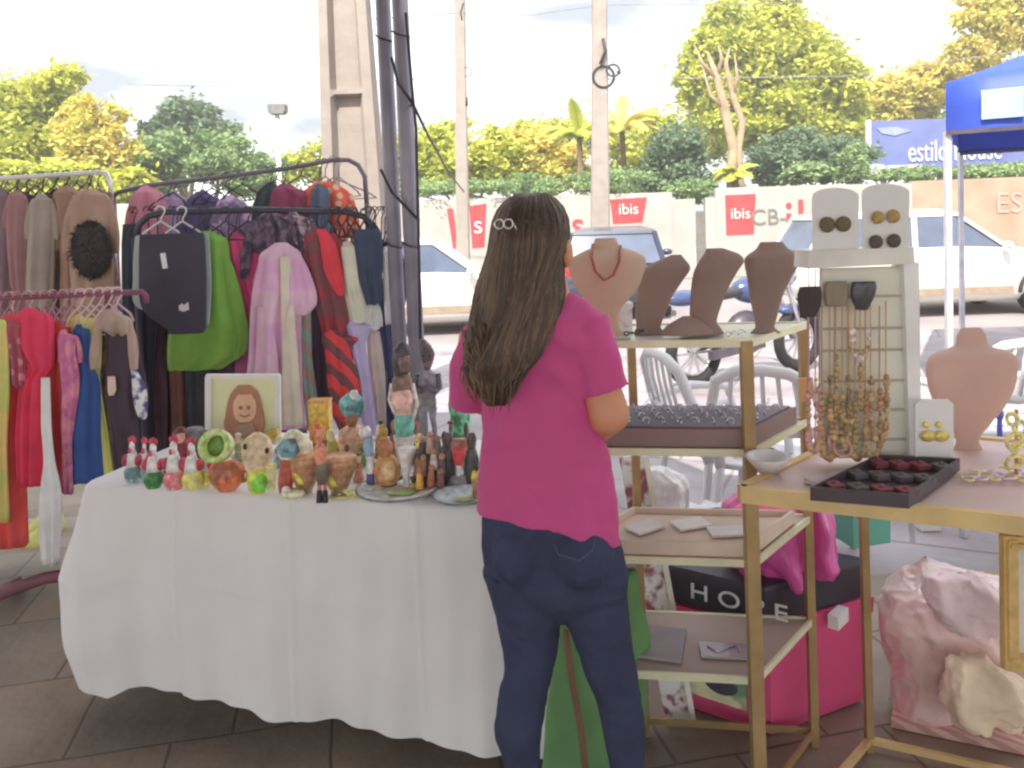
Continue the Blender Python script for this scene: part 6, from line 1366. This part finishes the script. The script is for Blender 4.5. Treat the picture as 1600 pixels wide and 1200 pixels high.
# hem band, dropping to the right
hm = []
so_ = s.build('tshirt', shirt, wp); mods(so_, .0048, 3, (.028,.13), .58)
# ---- jeans
jean = M('dark_denim', C(48,53,76,.60), rough=.85, var=.12, vs=14, bump=.3, bs=70, spec=.15)
s = MB()
s.ol([(775,756,950),(800,752,955),(820,750,962),(845,750,969),(870,752,974),(898,757,978),(920,768,975),(942,795,950),(962,835,918),(974,862,898)], YW_, dr=.56, n=90, sub=8, yaw=R(-13))
for h_, rows in (('L',[(890,752,872),(930,765,878),(970,775,878),(1010,783,873),(1045,787,866),(1080,779,858),(1115,773,852),(1150,772,847),(1200,790,845),(1300,800,852),(1400,808,852),(1440,808,850)]),
                 ('R',[(890,862,984),(930,874,982),(970,884,985),(1010,898,989),(1050,912,996),(1090,928,1003),(1130,938,1009),(1170,946,1008),(1220,954,1008),(1300,955,1008),(1400,966,1010),(1440,966,1008)])):
    s.ol(rows, YW_+(.02 if h_ == 'L' else -.01), dr=.92, n=64, sub=10)
for v in s.v:
    for zk, a_ in ((J(850,1085).z,.0022),(J(850,905).z,.0014),(J(850,1290).z,.004),(J(850,985).z,.001)):
        mk = math.exp(-((v.z-zk)/.055)**2); n1 = noise.noise(Vector((v.x*14, v.y*5, v.z*10))); w_ = math.sin(v.z*150+v.x*28+n1*4+zk*20)
        if v.y < YW_+.02: v.y -= a_*mk*w_
        v.x += a_*.35*mk*w_
# buttocks
s.ball(J(812,868,-.035), (.062,.05,.062), 18); s.ball(J(912,872,-.07), (.066,.05,.064), 18)
jo = s.build('jeans', jean, wp); mods(jo, .005, 3, (.006,.05), .75)
st = M('denim_stitch', C(96,86,78), rough=.8)
m_ = MB()
def onback(px, py, dy): return J(px, py, dy)
for x0,x1 in ((878,940),(785,838)):
    cxp=(x0+x1)/2
m_.build if False else None
# back pocket seam as a thin raised tube following the surface
pk_ = MB(); yb = -.122
pk_.tube([J(866,850,yb-.002), J(872,866,yb-.006), J(905,876,yb-.014), J(926,860,yb-.012), J(930,842,yb-.008)], .0013, 6); pk_.build('pocket_seam', M('seam_dark', C(62,64,84), rough=.9), jo)
# shoes
for a_, lb in ((aL,'l'),(aR,'r')):
    m_ = MB(); m_.ball(a_+Vector((0,.06,-.042)), (.042,.118,.036), 18); m_.build('shoe', M('black_shoe', (.03,.03,.035), rough=.5), wp)
# ---- hair
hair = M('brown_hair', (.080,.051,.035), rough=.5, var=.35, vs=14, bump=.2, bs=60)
hair2 = M('golden_brown_hair', (.165,.108,.064), rough=.5, var=.3, vs=14, bump=.2, bs=60)  # paler golden-brown strands, more of them towards the left
HR = [(302,812,848,.0,.034),(309,795,864,.0,.068),(326,779,878,-.004,.088),(345,770,886,-.008,.100),(370,764,889,-.012,.106),(400,760,882,-.018,.104),(430,753,876,-.03,.092),(460,746,876,-.048,.072),(500,738,866,-.068,.052),(540,729,850,-.08,.046),(565,724,840,-.086,.042),(585,727,824,-.09,.034),(602,742,806,-.094,.024),(618,756,794,-.097,.014),(634,768,782,-.098,.004)]
rs = []; NH = 90
def hinterp(t):
    f = t*(len(HR)-1); i = min(int(f), len(HR)-2); u = f-i; a, b_ = HR[i], HR[i+1]
    return tuple(x+(y-x)*u for x, y in zip(a, b_))
def hpoint(t, an, k=1.0):
    py, l, r, dy, ry = hinterp(t)
    a0 = W(l, py, YW_+dy); b0 = W(r, py, YW_+dy); c = (a0+b0)/2; rx = abs(b0.x-a0.x)/2
    st_ = math.sin(an*17+3*math.sin(t*5+an*2))*.5+math.sin(an*31+t*9)*.3+math.sin(an*7+t*4)*.6
    m = (1+.035*min(1,t*3)*st_)*k
    return c+Vector((rx*math.cos(an)*m, ry*math.sin(an)*m, 0)) + Vector((.010*math.sin(t*15+an*3)*t, .003*math.sin(t*19+an*5)*t, 0))
hb = MB(); NT = 70
for i in range(NT+1): hb.rings([[hpoint(i/NT, 2*math.pi*j/NH) for j in range(NH)]], cap=False) if False else rs.append([hpoint(i/NT, 2*math.pi*j/NH) for j in range(NH)])
hb.rings(rs); ho = hb.build('hair', hair, wp)
rnd = random.Random(12)
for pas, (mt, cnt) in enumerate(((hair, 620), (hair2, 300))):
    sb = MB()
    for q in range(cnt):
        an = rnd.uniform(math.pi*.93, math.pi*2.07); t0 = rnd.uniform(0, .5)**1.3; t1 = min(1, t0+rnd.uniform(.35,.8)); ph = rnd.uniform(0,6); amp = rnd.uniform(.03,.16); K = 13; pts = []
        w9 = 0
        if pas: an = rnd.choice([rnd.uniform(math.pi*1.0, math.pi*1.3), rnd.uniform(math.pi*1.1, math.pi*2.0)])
        for k in range(K):
            t = t0+(t1-t0)*k/(K-1); pts.append(hpoint(t, an+amp*math.sin(ph+t*9)*t*2, 1.012+.02*rnd.random()*(t+.1)))
        w_ = rnd.uniform(.0010,.0026); sb.tube(pts, [w_*.5]+[w_]*(K-3)+[w_*.7, w_*.2], 5)
    for q in range(50 if not pas else 70):     # loose ends at the tip
        x = rnd.uniform(720,822); y = rnd.uniform(500,588); le = rnd.uniform(45,100)*(1-abs(x-775)/120); pts = [J(x, y, -.112), J(x+rnd.uniform(-4,5), y+le*.35, -.122), J(x+(772-x)*.15+rnd.uniform(-5,6), y+le*.7, -.119), J(x+(772-x)*.3+rnd.uniform(-6,8), y+le, -.114)]
        sb.tube(pts, [.002,.0018,.0012,.0003], 5)
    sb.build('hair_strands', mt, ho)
# strands tied back from the right side over the crown to the clip
m_ = MB()
for q in range(16):
    y = 350+q*1.6; m_.tube([J(884,y+20,-.05), J(862,y+4,-.098), J(830,y-6,-.116), J(798,y-2,-.104), J(786,350+q*.6,-.092)], .0022, 5)
m_.build('tied_lock', hair, ho)
m_ = MB(); cp = J(787,350,-.112)
for k in range(2): m_.torus(cp+Vector((-.009+k*.018,0,0)), .009, .0022, Mrot('X', R(90)), 18, 6)
m_.tube([cp+Vector((.02,0,0)), cp+Vector((.026,.002,-.016))], .002, 6); m_.build('hair_clip', M('clip_silver', (.65,.62,.58), rough=.25, metal=.6), wp)
# gold hoop at the ear
